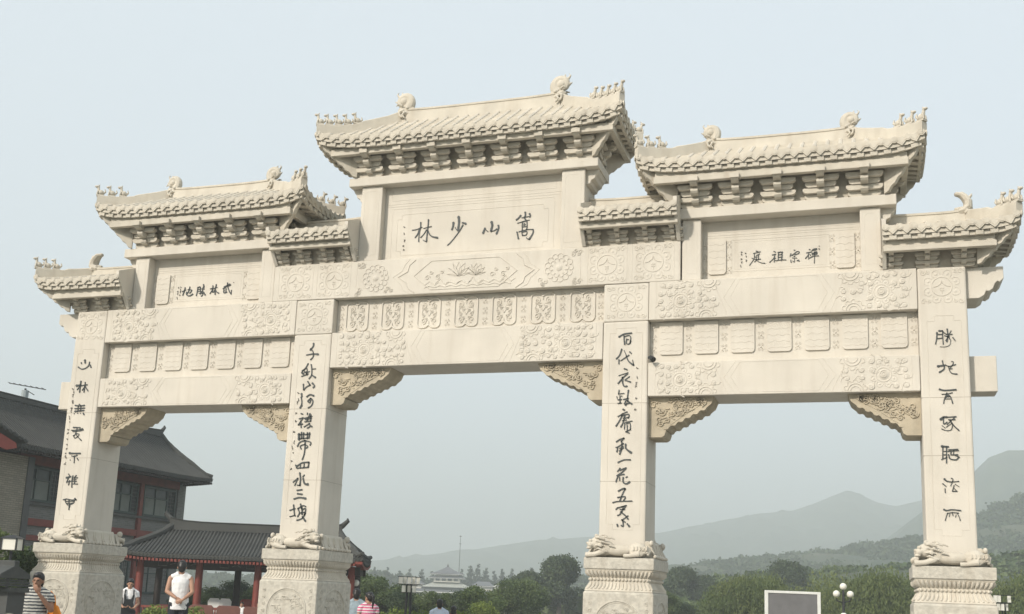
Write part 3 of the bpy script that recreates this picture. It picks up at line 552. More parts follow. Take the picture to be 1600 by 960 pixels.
# ---- corbels (sparrow braces)
def corbel(x_in,dirn,zt,Wd,H,name='corbel'):
    pr=[(0,zt),(Wd,zt),(Wd-.05,zt-.12)]
    n=6
    for k in range(n):
        u0=k/n; x=Wd-.12-(Wd-.36)*u0; z=zt-.16-(H-.30)*u0**1.0
        x1=Wd-.12-(Wd-.36)*(k+1)/n; z1=zt-.16-(H-.30)*((k+1)/n)
        for t in (.15,.4,.65,.9):
            bx=x+(x1-x)*t; bz=z+(z1-z)*t; bul=.035*math.sin(math.pi*t)
            pr.append((bx+bul*.6,bz-bul))
    pr+=[(.30,zt-H+.12),(.27,zt-H+.03),(.22,zt-H),(0,zt-H)]
    o=P(name,MB().prism([(x_in+dirn*x,z) for x,z in pr],.14,.74),CORB,bev=.008)
    r=MB(); rs=random.Random(int(abs(x_in)*10)+int(zt*10))
    for k in range(30):
        u=rs.random(); v=rs.random(); x=.06+u*(Wd-.22); mz=H*(1-(x/Wd))*.86+.06
        z=zt-.05-v*max(.05,mz-.12)
        rr=rs.uniform(.04,.075); X=x_in+dirn*x
        scroll(r,X,z,rr,rs.choice((-1,1)),rs.uniform(0,6),.14,.030,.035)
        r.rib([(X,z),(X+dirn*rs.uniform(.03,.1),z+rs.uniform(-.03,.07)),(X+dirn*rs.uniform(.08,.16),z+rs.uniform(0,.06))] if x<Wd-.35 else [(X,z),(X+.03,z+.02)],.026,.028,.14)
    r.rib([(x_in+dirn*(Wd-.08),zt-.05),(x_in+dirn*(Wd*.62),zt-H*.36),(x_in+dirn*(Wd*.32),zt-H*.70)],.02,.012,.14)
    r.build('leaf_relief',CORB,o,smooth=True)
corbel(-2.606,1,5.719,1.20,.68); corbel(2.606,-1,5.719,1.20,.68)
for s in (-1,1):
    corbel(s*3.394,s,5.059,1.10,.68); corbel(s*7.711,-s,5.059,1.10,.68)
# ---- upper tiers
def tier(cx,hw,z0,z1,post_w,lint_hw,zl,zlt,kind):
    y0=.04
    for s in (-1,1):
        a,b_=sorted((cx+s*(hw-post_w),cx+s*hw))
        p_=P('post',MB().box(a,b_,y0,.80,z0,z1-.001),STONE,bev=.018)
        q=MB(); q.rib([(a+.07,z0+.12),(a+.07,z1-.16),(a+.12,z1-.10),(b_-.12,z1-.10),(b_-.07,z1-.16),(b_-.07,z0+.12)],.010,.006,y0,True); q.build('frame_moulding',STONE,p_,smooth=True)
        # scroll bracket outside the post under the lintel
        x0_=cx+s*hw; pr=[(0,z1-.002),(lint_hw-hw-.02,z1-.002),(lint_hw-hw-.05,z1-.07),(.17,z1-.10),(.15,z1-.16),(.09,z1-.19),(.07,z1-.25),(0,z1-.27)]
        P('post_bracket',MB().prism([(x0_+s*x,z) for x,z in pr],.14,.70),STONE,bev=.006)
    P('lintel',MB().box(cx-lint_hw,cx+lint_hw,-.03,.87,zl,zlt),STONE,bev=.012)
    a,b_=cx-hw+post_w,cx+hw-post_w
    pn=P('plaque',MB().box(a+.0005,b_-.0005,.20 if kind=='C' else .25,.62,z0,z1-.001),STONE)
    return pn,a,b_
ZP=.20
pn,a,b_=tier(0,2.20,7.7655,9.258,.435,2.45,9.258,9.43,'C')
r=MB()
r.rib([(a+.14,8.99),(a+.14,9.235),(b_-.14,9.235),(b_-.14,8.99)],.012,.008,ZP,True)
r.rib([(a+.02,8.92),(b_-.02,8.92)],.014,.010,ZP); r.rib([(a+.02,8.87),(b_-.02,8.87)],.01,.008,ZP)
r.rib([(-1.60,7.80),(-1.60,8.82),(1.60,8.82),(1.60,7.80)],.012,.009,ZP)
notch_frame(r,-1.49,1.49,7.89,8.70,ZP,.09,.09,.014,.010)
r.build('frame_moulding',STONE,pn,smooth=True); chars('C',pn,ZP-.002)
for s,ow in ((-1,'L'),(1,'R')):
    cx=s*5.57
    pn,a,b_=tier(cx,1.62,7.0585,8.148,.325,1.87,8.148,8.33,'S')
    y=.25; r=MB(); r.rib([(a+.08,7.95),(a+.08,8.125),(b_-.08,8.125),(b_-.08,7.95)],.012,.008,y,True)
    r.rib([(a+.02,7.90),(b_-.02,7.90)],.014,.010,y); r.rib([(a+.02,7.86),(b_-.02,7.86)],.01,.008,y)
    r.rib([(cx-.80,7.24),(cx-.80,7.80),(cx+.80,7.80),(cx+.80,7.24)],.012,.010,y,True); r.rib([(cx-.75,7.28),(cx-.75,7.76),(cx+.75,7.76),(cx+.75,7.28)],.008,.006,y,True)
    r.build('frame_moulding',STONE,pn,smooth=True); chars(ow,pn,y-.002)
    for t in (-1,1):
        q=MB(); cloth(q,cx+t*1.05-.155,cx+t*1.05+.155,7.20,7.80,y,rs,()); q.build('cloth_panel',STONE,pn)
        
        for dx_ in (-.205,.205): q=MB(); ornament(q,cx+t*1.05+dx_,7.2,7.8,y); q.build('ornament_relief',STONE,pn,smooth=True)
# ---- roofs
def half_tile(length_pts,r):
    pass
DISC=MB(); 
DISC.tube([(0,0,0),(0,-.018,0)],[.056,.056],12); DISC.tube([(0,-.0185,0),(0,-.024,0)],[.038,.038],10)
DISCM=mesh_of(DISC,'tile_end',STONE2,True)
DR=MB(); pr=[(-.105,.05),(-.105,.005),(-.06,-.035),(-.03,-.066),(0,-.092),(.03,-.066),(.06,-.035),(.105,.005),(.105,.05)]
DR.prism(pr,-.014,.014); DR.rib([(-.075,.015),(0,-.06),(.075,.015)],.012,.008,-.014)
DRM=mesh_of(DR,'drip_tile',STONE2)
RAF=mesh_of(MB().box(-.055,.055,0,.30,-.03,.035),'rafter',STONE2)
# bracket set: meshes
def arm_profile(hw,h): return [(-hw+.01,h),(-hw,h*.85),(-hw,h*.5),(-hw+.025,h*.15),(-hw+.06,0),(hw-.06,0),(hw-.025,h*.15),(hw,h*.5),(hw,h*.85),(hw-.01,h)]
ARM=[mesh_of(MB().prism(arm_profile(hw,.090),-.045,.055),'bracket_arm',STONE2) for hw in (.285,.315,.27,.32)]
CAPB=mesh_of(MB().box(-.088,.088,-.50,-.36,.385,.475),'bracket_cap',STONE2)
for a_ in ARM: pass
cup=MB().loft([[(-.03,-.035,0),(.03,-.035,0),(.03,.035,0),(-.03,.035,0)],[(-.042,-.045,.025),(.042,-.045,.025),(.042,.045,.025),(-.042,.045,.025)],[(-.042,-.045,.045),(.042,-.045,.045),(.042,.045,.045),(-.042,.045,.045)]])
def nose_mesh(w,L,h):
    return mesh_of(MB().prism([(0,h),(-L,h),(-L,h*.55),(-L+.035,h*.2),(-L+.09,0),(0,0)],-w,w,'x'),'bracket_nose',STONE2)
NOSE=[nose_mesh(.066,.17,.10),nose_mesh(.066,.32,.10),nose_mesh(.066,.45,.085)]
CORE=MB(); CORE.prism([(.05,0),(-.05,0),(-.05,.07),(-.24,.40),(.05,.40)],-.045,.045,'x')
COREM=mesh_of(CORE,'bracket_set',STONE2)
def bracket_set(par,x,y,z,rz,sc):
    o=link('bracket_set',COREM,par,(x,y,z),(0,0,rz),(sc[0],sc[1],sc[2]))
    for k in range(4): link('bracket_arm',ARM[k],o,(0,(-.015,-.10,-.125,-.225)[k],.006+.098*k))
    link('bracket_nose',NOSE[0],o,(0,-.02,.055)); link('bracket_nose',NOSE[1],o,(0,-.02,.19))
    link('bracket_nose',NOSE[2],o,(0,-.02,.330)); link('bracket_cap',CAPB,o,(0,0,0))
    return o
def figurine(k):
    mb=MB(); mb.box(-.04,.04,-.055,.055,0,.03)
    mb.ell((0,.005,.085),(.034,.05,.055)); mb.tube([(0,-.02,.10),(0,-.035,.16),(0,-.04,.19)],[.028,.02,.02],8); mb.ell((0,-.055,.20),(.024,.04,.026))
    mb.tube([(0,-.04,.215),(0,-.02,.245)],[.014,.006],6); mb.tube([(0,.04,.06),(0,.075,.11),(0,.065,.16)],[.02,.016,.008],6)
    for s in (-1,1): mb.tube([(s*.02,-.04,.10),(s*.022,-.05,.03)],[.014,.012],6)
    return mesh_of(mb,'ridge_figurine',STONE2,True)
FIG=figurine(0)
def beast_round():
    mb=MB()  # ridge-end dragon: coiled round back, head below biting the ridge toward +x
    sp=[]; rd=[]
    for k in range(22):
        t=k/21; a_=R(-70)+t*R(420); r_=.155*(1-.72*t); sp.append((.0+r_*math.cos(a_)*1.0,0,.30+r_*math.sin(a_)*1.05)); rd.append(.075*(1-.5*t))
    mb.tube(sp,rd,9,flat=1.45); mb.ell((0,0,.30),(.10,.085,.10))
    mb.tube([(-.06,0,.14),(.0,0,.06),(.08,0,.03),(.17,0,.0)],[.10,.11,.10,.06],8,flat=.95)
    mb.tube([(.10,0,.09),(.19,0,.13),(.25,0,.12)],[.06,.05,.025],8); mb.tube([(.10,0,.0),(.19,0,-.05),(.25,0,-.03)],[.05,.04,.02],8)
    for s in (-1,1):
        mb.ell((.10,s*.085,.13),(.035,.025,.03)); mb.tube([(.03,s*.09,.08),(-.05,s*.12,.02),(-.03,s*.125,-.06),(.02,s*.125,-.10)],[.035,.035,.025,.012],6)
        mb.tube([(.06,s*.10,.03),(.02,s*.13,-.05),(.08,s*.13,-.12)],[.03,.028,.014],6); mb.tube([(.0,s*.09,.17),(-.07,s*.11,.21),(-.14,s*.09,.18)],[.028,.025,.01],6)
    mb.tube([(-.11,0,.40),(-.17,0,.49),(-.14,0,.53)],[.03,.018,.01],6); mb.tube([(-.15,0,.30),(-.21,0,.34)],[.03,.01],6); mb.tube([(-.05,0,.46),(-.07,0,.53)],[.03,.01],6)
    return mesh_of(mb,'ridge_beast',STONE2,True)
def beast_tall():
    mb=MB()
    mb.tube([(.12,0,.0),(.02,0,.02),(-.06,0,.10),(-.06,0,.22),(.0,0,.32),(.06,0,.38),(.14,0,.40)],[.10,.125,.125,.115,.10,.085,.05],8,flat=.8)
    mb.ell((.14,0,.40),(.055,.05,.05)); mb.tube([(-.08,0,.30),(-.13,0,.36),(-.14,0,.40)],[.04,.03,.01],6)
    for s in (-1,1):
        mb.ell((.08,s*.07,.06),(.04,.03,.04)); mb.tube([(.0,s*.08,.05),(-.04,s*.1,-.02),(.02,s*.11,-.07)],[.035,.03,.015],6)
        mb.tube([(-.02,s*.06,.14),(-.10,s*.07,.18),(-.13,s*.05,.24)],[.03,.02,.01],6)
    mb.tube([(.10,0,.06),(.20,0,.08)],[.07,.03],8)
    return mesh_of(mb,'ridge_beast',STONE2,True)
BR,BT=beast_round(),beast_tall()
def roof(cx,E0,E1,V,ze,dz,r0,r1,zr,rh,n_br,zbr,bx0,bx1,bsc,ends,nfig,beast,purlin,figs_x=None):
    """E0/E1: distances of the left/right eave ends from cx; r0/r1: ridge ends; ends: (left,right) each 'hip' or 'wall'"""
    zt=zr-rh
    def H(x,y):
        t=abs(y-MY)/V; u=x-cx
        if u<0: s=(( -u-r0)/(E0-r0)) if ends[0]=='hip' else 0; c=(-u/E0) if ends[0]=='hip' else 0
        else: s=((u-r1)/(E1-r1)) if ends[1]=='hip' else 0; c=(u/E1) if ends[1]=='hip' else 0
        m_=max(t,s,0); m_=min(m_,1.05)
        z=zt-(zt-ze)*(1-(1-m_)**1.25 if m_<1 else 1.0)
        # concave: steeper near ridge
        z=zt-(zt-ze)*(m_**.96)
        cc=abs(c) if t>=s else max(abs(y-MY)/V,0)
        cfac=(abs(c)**7)*(t**2) if t>=s else ((t**3)*(s**3))
        return z+dz*cfac
    xL,xR=cx-E0,cx+E1
    nx,ny=40,20; mb=MB()
    for side in (0,1):
        pass
    X=rng(xL,xR,nx); Yv=rng(MY-V,MY+V,ny)
    top=[[ (x,y,H(x,y)-.0) for x in X] for y in Yv]
    th=.125
    vs=[p for row in top for p in row]+[(p[0],p[1],p[2]-th) for row in top for p in row]; N=nx*ny; fs=[]
    for j in range(ny-1):
        for i in range(nx-1):
            a_=j*nx+i; fs+= [(a_,a_+1,a_+nx+1,a_+nx),(a_+N,a_+nx+N,a_+nx+1+N,a_+1+N)]
    for i in range(nx-1):
        fs+=[(i,i+N,i+1+N,i+1)]; k=(ny-1)*nx+i; fs+=[(k,k+1,k+1+N,k+N)]
    for j in range(ny-1):
        k=j*nx; fs+=[(k,k+nx,k+nx+N,k+N)]; k=j*nx+nx-1; fs+=[(k,k+N,k+nx+N,k+nx)]
    mb.add(vs,fs); rf=P('roof',mb,STONE2,smooth=True)
    # barrel tile rows
    pitch=.212; n=int(round((E0+E1-.10)/pitch)); pitch=(E0+E1-.10)/n
    for side in (-1,1):
        for k in range(n+1):
            x=xL+.05+k*pitch; u=x-cx
            s=0
            if u<0 and ends[0]=='hip': s=max(0,(-u-r0)/(E0-r0))
            if u>0 and ends[1]=='hip': s=max(0,(u-r1)/(E1-r1))
            s=min(s,.97); ts=rng(max(s,.04),1.0,7) if s<.9 else rng(s,1.0,3)
            pts=[(x,MY+side*V*t,H(x,MY+side*V*min(t,.999))+.004) for t in ts]; pts.append((x,MY+side*(V+.016),pts[-1][2]-.01))
            q=MB().tube(pts,.043,8); o=q.build('barrel_tile',STONE2,rf,smooth=True)
            if side<0 or True:
                rz=0 if side<0 else math.pi
                link('tile_end',DISCM,rf,(x,MY+side*(V+.016),pts[-1][2]+.0),(0,0,rz))
            if k<n:
                xm=x+pitch/2; zz=H(xm,MY+side*V*.999); sl=(H(min(xm+.06,xR),MY+side*V*.999)-H(max(xm-.06,xL),MY+side*V*.999))/.12
                link('drip_tile',DRM,rf,(xm,MY+side*(V+.014),zz-.03),(0,-math.atan(sl) if side<0 else math.atan(sl),0 if side<0 else math.pi))
                if side<0 or k%1==0:
                    link('rafter',RAF,rf,(xm,MY+side*(V-.015),zz-.165),(R(8)*1,-math.atan(sl)*(1 if side<0 else -1),0 if side<0 else math.pi))
    fb=MB()  # fascia strips added behind the rafters to lighten the dark gaps between them
    for side in (-1,1):
        xs_=rng(xL+(.05 if ends[0]=='hip' else .002),xR-(.05 if ends[1]=='hip' else .002),30); ya,yb=MY+side*(V-.045),MY+side*(V-.085)
        fb.loft([[(x,ya,H(x,MY+side*V*.999)-.12),(x,ya,H(x,MY+side*V*.999)-.192),(x,yb,H(x,MY+side*V*.999)-.192),(x,yb,H(x,MY+side*V*.999)-.12)] for x in xs_])
    for ei,(E,sg) in enumerate(((E0,-1),(E1,1))):
        if ends[ei]=='hip':
            xa_,xb_=cx+sg*(E-.045),cx+sg*(E-.085)
            fb.loft([[(xa_,y,H(cx+sg*E*.999,y)-.12),(xa_,y,H(cx+sg*E*.999,y)-.192),(xb_,y,H(cx+sg*E*.999,y)-.192),(xb_,y,H(cx+sg*E*.999,y)-.12)] for y in rng(MY-V+.09,MY+V-.09,14)])
    fb.build('added_fascia',STONE2,rf)['kind']='stuff'
    # pan-tile courses between the barrels (fine steps)
    st=MB()
    for side in (-1,1):
        for k in range(n):
            xm=xL+.05+(k+.5)*pitch; u=xm-cx; s=0
            if u<0 and ends[0]=='hip': s=max(0,(-u-r0)/(E0-r0))
            if u>0 and ends[1]=='hip': s=max(0,(u-r1)/(E1-r1))
            for t in rng(.1,.97,8):
                if t<s+.06: continue
                y=MY+side*V*t; z=H(xm,y); y2=MY+side*V*(t+.02)
                st.box(xm-pitch/2+.03,xm+pitch/2-.03,min(y,y2)-.01,max(y,y2)+.01,z-.02,z+.016)
    st.build('pan_tile_courses',STONE2,rf)['kind']='stuff'
    # side slopes
    for ei,(E,r_,sg) in enumerate(((E0,r0,-1),(E1,r1,1))):
        if ends[ei]!='hip': continue
        nn=int(round((2*V-.1)/pitch)); pp=(2*V-.1)/nn
        for k in range(nn+1):
            y=MY-V+.05+k*pp; t=abs(y-MY)/V; ss=rng(min(max(t,.05),.96),1,5)
            pts=[(cx+sg*(r_+(E-r_)*q),y,H(cx+sg*(r_+(E-r_)*min(q,.999)),y)+.012) for q in ss]; pts.append((cx+sg*(E+.016),y,pts[-1][2]-.01))
            MB().tube(pts,.047,8).build('barrel_tile',STONE2,rf,smooth=True)
            link('tile_end',DISCM,rf,(cx+sg*(E+.016),y,pts[-1][2]),(0,0,sg*math.pi/2))
            if k<nn:
                ym=y+pp/2; zz=H(cx+sg*E*.999,ym); sl=(H(cx+sg*E*.999,ym+.05)-H(cx+sg*E*.999,ym-.05))/.1
                link('drip_tile',DRM,rf,(cx+sg*(E+.014),ym,zz-.03),(0,-math.atan(sl)*sg,sg*math.pi/2))
                link('rafter',RAF,rf,(cx+sg*(E-.015),ym,zz-.165),(R(8),-math.atan(sl)*sg,sg*math.pi/2))
    # ridge
    a_=cx-r0 if ends[0]=='hip' else xL+.001; b2=cx+r1 if ends[1]=='hip' else xR-.001
    prr=[]; xs=rng(a_,b2,14); mid=(a_+b2)/2; hl=(b2-a_)/2
    up=lambda x:.03*((x-mid)/hl)**4
    g=MB(); rings=[]
    for x in xs:
        rings.append([(x,MY-.10,zt-.06),(x,MY-.075,zr-.05+up(x)),(x,MY-.09,zr-.045+up(x)),(x,MY-.09,zr-.01+up(x)),(x,MY-.06,zr+up(x)),(x,MY+.06,zr+up(x)),(x,MY+.09,zr-.01+up(x)),(x,MY+.09,zr-.045+up(x)),(x,MY+.075,zr-.05+up(x)),(x,MY+.10,zt-.06)])
    g.loft(rings); rg=g.build('ridge',STONE2,rf,bev=0)
    # hips with figurines
    for ei,(E,r_,sg) in enumerate(((E0,r0,-1),(E1,r1,1))):
        if ends[ei]!='hip': continue
        xe=cx+sg*r_
        bo=link('ridge_beast',BR if beast=='round' else BT,rf,(xe,MY,zr-(.10 if beast=='round' else .02)),(0,0,0),(-sg*(.98 if nfig>3 else .80),1.1,(.95 if nfig>3 else .80)))
        rm=bo.modifiers.new('remesh','REMESH'); rm.mode='VOXEL'; rm.voxel_size=.010; rm.use_smooth_shade=True
        for sd in (-1,1):
            dx,dy=sg*(E-r_),sd*V; L=math.hypot(dx,dy); nx_,ny_=-dy/L*.065,dx/L*.065
            rings=[]; K=15; tops=[]
            for k in range(K+1):
                q=k/K*1.0; x=xe+dx*q; y=MY+dy*q; zb=H(x-sg*1e-3,MY+(dy)*min(q,.999))-.03
                hh=.21+.0*q
                ztop=max(zb+.03+.17, zr-(zr-(H(xe+dx*.97,MY+dy*.97)+.19))*(1-(1-q)**2.0)) if q<1 else zb+.20
                if q>.52: ztop-=.0
                if q<.5: ztop+=.03
                tops.append((x,y,ztop)); rings.append([(x+nx_,y+ny_,zb),(x+nx_,y+ny_,ztop-.02),(x+nx_*.6,y+ny_*.6,ztop),(x-nx_*.6,y-ny_*.6,ztop),(x-nx_,y-ny_,ztop-.02),(x-nx_,y-ny_,zb)])
            MB().loft(rings).build('hip_ridge',STONE2,rf)
            for k in range(nfig):
                q=.965-(.50/nfig*(1.05 if nfig>3 else .9))*k; i=q*K; i0=int(i); fr=i-i0; a3=Vector(tops[i0]); b3=Vector(tops[min(i0+1,K)]); p3=a3.lerp(b3,fr)
                f=link('ridge_figurine',FIG,rf,(p3.x,p3.y,p3.z-.012),(0,0,math.atan2(dy,dx)+math.pi/2),(1.35,1.25,1.02))
            # scalloped corner board under the corner
            ax0,ay0=(cx+sg*(bx1-cx if sg>0 else cx-bx0),MY+sd*(MY+.03)); ax1,ay1=cx+sg*(E-.10),MY+sd*(V-.10)
            zc=H(cx+sg*(E*.97),MY+sd*V*.97)-.17
            prf=[(0,zbr+.42*bsc),(1,zc+.03),(1.0,zc-.05)]
            for k in range(5):
                for t in (.1,.5,.9):
                    q=1-(k+t)/5*.98; z=zbr+(zc-.07-zbr)*q**1.1; prf.append((q,z-.03*math.sin(math.pi*t)))
            prf.append((0,zbr))
            d_=Vector((ax1-ax0,ay1-ay0)); nrm=Vector((-d_.y,d_.x)).normalized()*.035
            g=MB(); n_=len(prf)
            A=[(ax0+d_.x*q+nrm.x,ay0+d_.y*q+nrm.y,z) for q,z in prf]; B=[(ax0+d_.x*q-nrm.x,ay0+d_.y*q-nrm.y,z) for q,z in prf]
            g.add(A+B,[tuple(range(n_)),tuple(range(2*n_-1,n_-1,-1))]+[(i,i+n_,(i+1)%n_+n_,(i+1)%n_) for i in range(n_)])
            g.build('corner_bracket',STONE2,rf)
    # end board where the roof meets a post
    for ei,xx in ((0,xL),(1,xR)):
        if ends[ei]=='wall':
            P('end_board',MB().prism([(MY-V-.03,ze-.02),(MY-V-.03,ze+.11),(MY-.12,zr-.06),(MY+.12,zr-.06),(MY+V+.03,ze+.11),(MY+V+.03,ze-.02),(MY+.45,zbr+.003),(MY-.45,zbr+.003)],xx-(.006 if ei==0 else .056),xx+(.056 if ei==0 else .006),'x'),STONE,parent=rf)
    # purlin + soffit core + back wall behind brackets
    pz0,pz1,py=purlin['z0'],purlin['z1'],purlin['y']
    xa,xb=bx0,bx1
    e0=xa-(purlin.get('ext',.0) if ends[0]=='hip' else 0); e1=xb+(purlin.get('ext',.0) if ends[1]=='hip' else 0)
    P('purlin',MB().box(e0,e1,py,py+.10,pz0,pz1),STONE2,bev=.008,parent=rf); P('purlin',MB().box(e0,e1,2*MY-py-.10,2*MY-py,pz0,pz1),STONE2,bev=.008,parent=rf)
    if ends[0]=='hip': P('purlin',MB().box(e0,e0+.10,py+.101,2*MY-py-.101,pz0,pz1),STONE2,bev=.008,parent=rf)
    if ends[1]=='hip': P('purlin',MB().box(e1-.10,e1,py+.101,2*MY-py-.101,pz0,pz1),STONE2,bev=.008,parent=rf)
    P('bracket_wall',MB().box(xa+.002,xb-.002,.09,.78,zbr,ze-.06),STONE2,parent=rf)
    P('soffit',MB().prism([(py+.02,pz1+.001),(py+.02,ze-.132),(2*MY-py-.02,ze-.132),(2*MY-py-.02,pz1+.001)],e0+.02,e1-.02,'x'),STONE2,parent=rf)
    # bracket sets
    for x in n_br:
        bracket_set(gate,x,.06,zbr+.001,0,(bsc,bsc,bsc)); bracket_set(gate,x,2*MY-.06,zbr+.001,math.pi,(bsc,bsc,bsc))
    for ei,sg in ((0,-1),(1,1)):
        if ends[ei]=='hip' and nfig>=3:
            bracket_set(gate,(xa if sg<0 else xb)+sg*-.03,MY,zbr+.001,sg*math.pi/2,(bsc*.9,bsc*.8,bsc))
    return rf
roof(0,3.0,2.96,.90,10.06,.17,1.60,1.60,10.94,.22,[-2.03+.69*k for k in range(7)],9.431,-2.30,2.36,.90,('hip','hip'),5,'round',dict(z0=9.78,z1=9.905,y=-.34,ext=.42))
for s in (-1,1):
    cx=s*5.57
    roof(cx,2.37 if s<0 else 2.35,2.37 if s<0 else 2.31,.86,9.05,.15,1.19,1.19,9.73,.19,[cx+.69*k for k in (-2,-1,0,1,2)],8.331,cx-1.70,cx+1.70,.92,('hip','hip'),3,'round',dict(z0=8.70,z1=8.825,y=-.34,ext=.36))
    # inner link roof
    a,b_=sorted((s*2.205,s*3.925)); c_=(a+b_)/2; h=(b_-a)/2
    roof(c_,h,h,.86,8.30,0,h,h,8.78,.16,[s*x for x in (2.35,2.84,3.33,3.80)],7.766,a,b_,.58,('wall','wall'),0,'round',dict(z0=8.0,z1=8.085,y=-.30,board=None))
    # outer roof
    a,b_=sorted((s*7.20,s*9.27)); cx=s*7.9
    if s>0: roof(7.9,.70,1.30,.84,7.63,.12,.70,.60,8.11,.17,[7.33,7.87,8.41],7.057,7.21,8.62,.58,('wall','hip'),3,'tall',dict(z0=7.27,z1=7.36,y=-.30,ext=.25,board=0))
    else: roof(-7.9,1.37,.70,.84,7.63,.12,.60,.70,8.11,.17,[-7.33,-7.87,-8.41],7.057,-8.62,-7.21,.58,('hip','wall'),3,'tall',dict(z0=7.27,z1=7.36,y=-.30,ext=.25,board=1))
# small dark lamp clipped to the third column
t=thing('spotlight','small dark spotlight clamped to the third column beside the carved frieze','spotlight',(3.45,-.03,5.72))
MB().box(-.05,.05,-.02,.03,-.02,.02).build('bracket',METAL,t,bev=.004); MB().tube([(0,-.03,0),(.06,-.08,-.06)],[.035,.05],10).build('lamp_head',METAL,t)
# ------------------------------------------------------------------ trees
def leafcloud(name,centres,radii,N,size,matl,seed=0,droop=0,flat=.5,shell=.55):
    g=np.random.default_rng(seed); Cn=np.array(centres,float); Rr=np.array(radii,float)
    if Rr.ndim==1: Rr=np.stack([Rr,Rr,Rr*.8],1)
    wts=(Rr.prod(1))**.7; idx=g.choice(len(Cn),N,p=wts/wts.sum())
    d=g.normal(size=(N,3)); d/=np.linalg.norm(d,axis=1)[:,None]
    rad=shell+(1-shell)*g.random(N)**.8; rad*=1+.12*g.normal(size=N)
    p=Cn[idx]+d*Rr[idx]*rad[:,None]
    tone=np.clip(.45+.3*g.normal(size=len(Cn))[idx]+.2*g.normal(size=N),0,1)
    s=size*(.6+.8*g.random(N))
    u=g.normal(size=(N,3)); u/=np.linalg.norm(u,axis=1)[:,None]
    if droop: 
        u=np.stack([.25*g.normal(size=N),.25*g.normal(size=N),-np.ones(N)],1); u/=np.linalg.norm(u,axis=1)[:,None]; p[:,2]-=droop*g.random(N)*.5
    w_=g.normal(size=(N,3))*.6+d*.5; v_=np.cross(u,w_); v_/=np.linalg.norm(v_,axis=1)[:,None]+1e-9
    L=s[:,None]*u*(2.0 if droop else 1); Wd=s[:,None]*v_*(.32 if droop else flat)
    q=np.stack([p-L*.5,p+Wd,p+L*.5,p-Wd],1).reshape(-1,3)
    me=bpy.data.meshes.new(name); me.vertices.add(4*N); me.vertices.foreach_set('co',q.ravel()); me.loops.add(4*N); me.loops.foreach_set('vertex_index',np.arange(4*N))
    me.polygons.add(N); me.polygons.foreach_set('loop_start',np.arange(0,4*N,4)); me.polygons.foreach_set('loop_total',np.full(N,4)); me.update()
    at=me.attributes.new('tone','FLOAT','FACE'); at.data.foreach_set('value',tone)
    me.materials.append(matl); return me
LWIL=leafmat('willow_leaf',(.075,.11,.03),(.14,.17,.05)); LDARK=leafmat('dark_leaf',(.03,.055,.022),(.07,.10,.04)); LMID=leafmat('green_leaf',(.05,.085,.025),(.11,.15,.045))
LCON=leafmat('conifer_needles',(.02,.042,.024),(.045,.07,.04)); LHED=leafmat('hedge_leaf',(.11,.16,.03),(.20,.25,.05))
def trunk_mesh(h,r,rs,spread,top):
    mb=MB(); mb.tube([(0,0,0),(rs.uniform(-.1,.1),rs.uniform(-.1,.1),h*.5),(rs.uniform(-.2,.2),rs.uniform(-.2,.2),h)],[r*1.3,r,r*.6],9)
    for k in range(6):
        a=k*1.05+rs.uniform(-.3,.3); z0=h*rs.uniform(.55,.95); L=spread*rs.uniform(.5,.9)
        mb.tube([(0,0,z0),(L*.5*math.cos(a),L*.5*math.sin(a),z0+(top-z0)*.35),(L*math.cos(a),L*math.sin(a),z0+(top-z0)*.7)],[r*.5,r*.32,r*.1],6)
    return mesh_of(mb,'trunk',BARK,True)
def broad(seed,H_,W_,N,size,ml,n=22,droop=0,base=.25,round_=1.0):
    rs=random.Random(seed); cs=[];rr=[]
    for k in range(n):
        t=rs.random()**.8; z=H_*(base+(1-base)*t*.88); env=math.sin(math.pi*min(.98,.18+.78*t))**.6
        a=rs.uniform(0,6.28); q=W_*.5*env*rs.uniform(.25,.85)
        r=W_*rs.uniform(.13,.24); cs.append((q*math.cos(a),q*math.sin(a),min(z,H_-r*.7))); rr.append((r,r,r*rs.uniform(.6,.95)*(1.5 if droop else 1)))
    return leafcloud('crown',cs,rr,N,size,ml,seed,droop), trunk_mesh(H_*.45,W_*.035,rs,W_*.4,H_*.85)
def tree(x,y,meshes,label,cat='tree',group=None,name='tree',sc=1,rz=0,z=0):
    t=thing(name,label,cat,(x,y,z),rz,group); t.scale=(sc,sc,sc*(.76 if 'willow' in label else 1))
    link('crown',meshes[0],t); link('trunk',meshes[1],t); return t
W1=broad(1,4.7,7.0,42000,.12,LWIL,44,.5,.12); W2=broad(2,4.9,8.0,46000,.12,LWIL,50,.5,.12)
tree(-.6,58.8,W1,'weeping willow with drooping olive foliage left of the white framed sign board','tree','willows beyond the gate','willow_tree',.93)
tree(7.4,56.5,W2,'broad weeping willow standing behind the three globe street lamp','tree','willows beyond the gate','willow_tree',.97)
tree(11.0,62,W1,'willow half hidden behind the right end column','tree','willows beyond the gate','willow_tree',1.02,2)
tree(3.6,66,W2,'low willow seen above the sign board between the two big willows','tree','willows beyond the gate','willow_tree',.78,1)
tree(17.2,58,W2,'willow at the right edge beside the square lantern lamp','tree','willows beyond the gate','willow_tree',1.0,3)
B1=broad(4,2.9,4.1,22000,.10,LMID,34); B2=broad(5,6.4,6.2,20000,.22,LDARK,34)
tree(-15.8,53.9,B1,'round bright green bushy tree in the middle opening nearest the third column','tree',None,'bushy_tree',1.0)
tree(-24.9,98.2,B2,'tall dark round tree rising beside the third column in the middle opening','tree',None,'round_tree',.98)
tree(-29.5,101,B2,'smaller dark tree left of the tall round tree beside the third column','tree',None,'round_tree',.72,1)
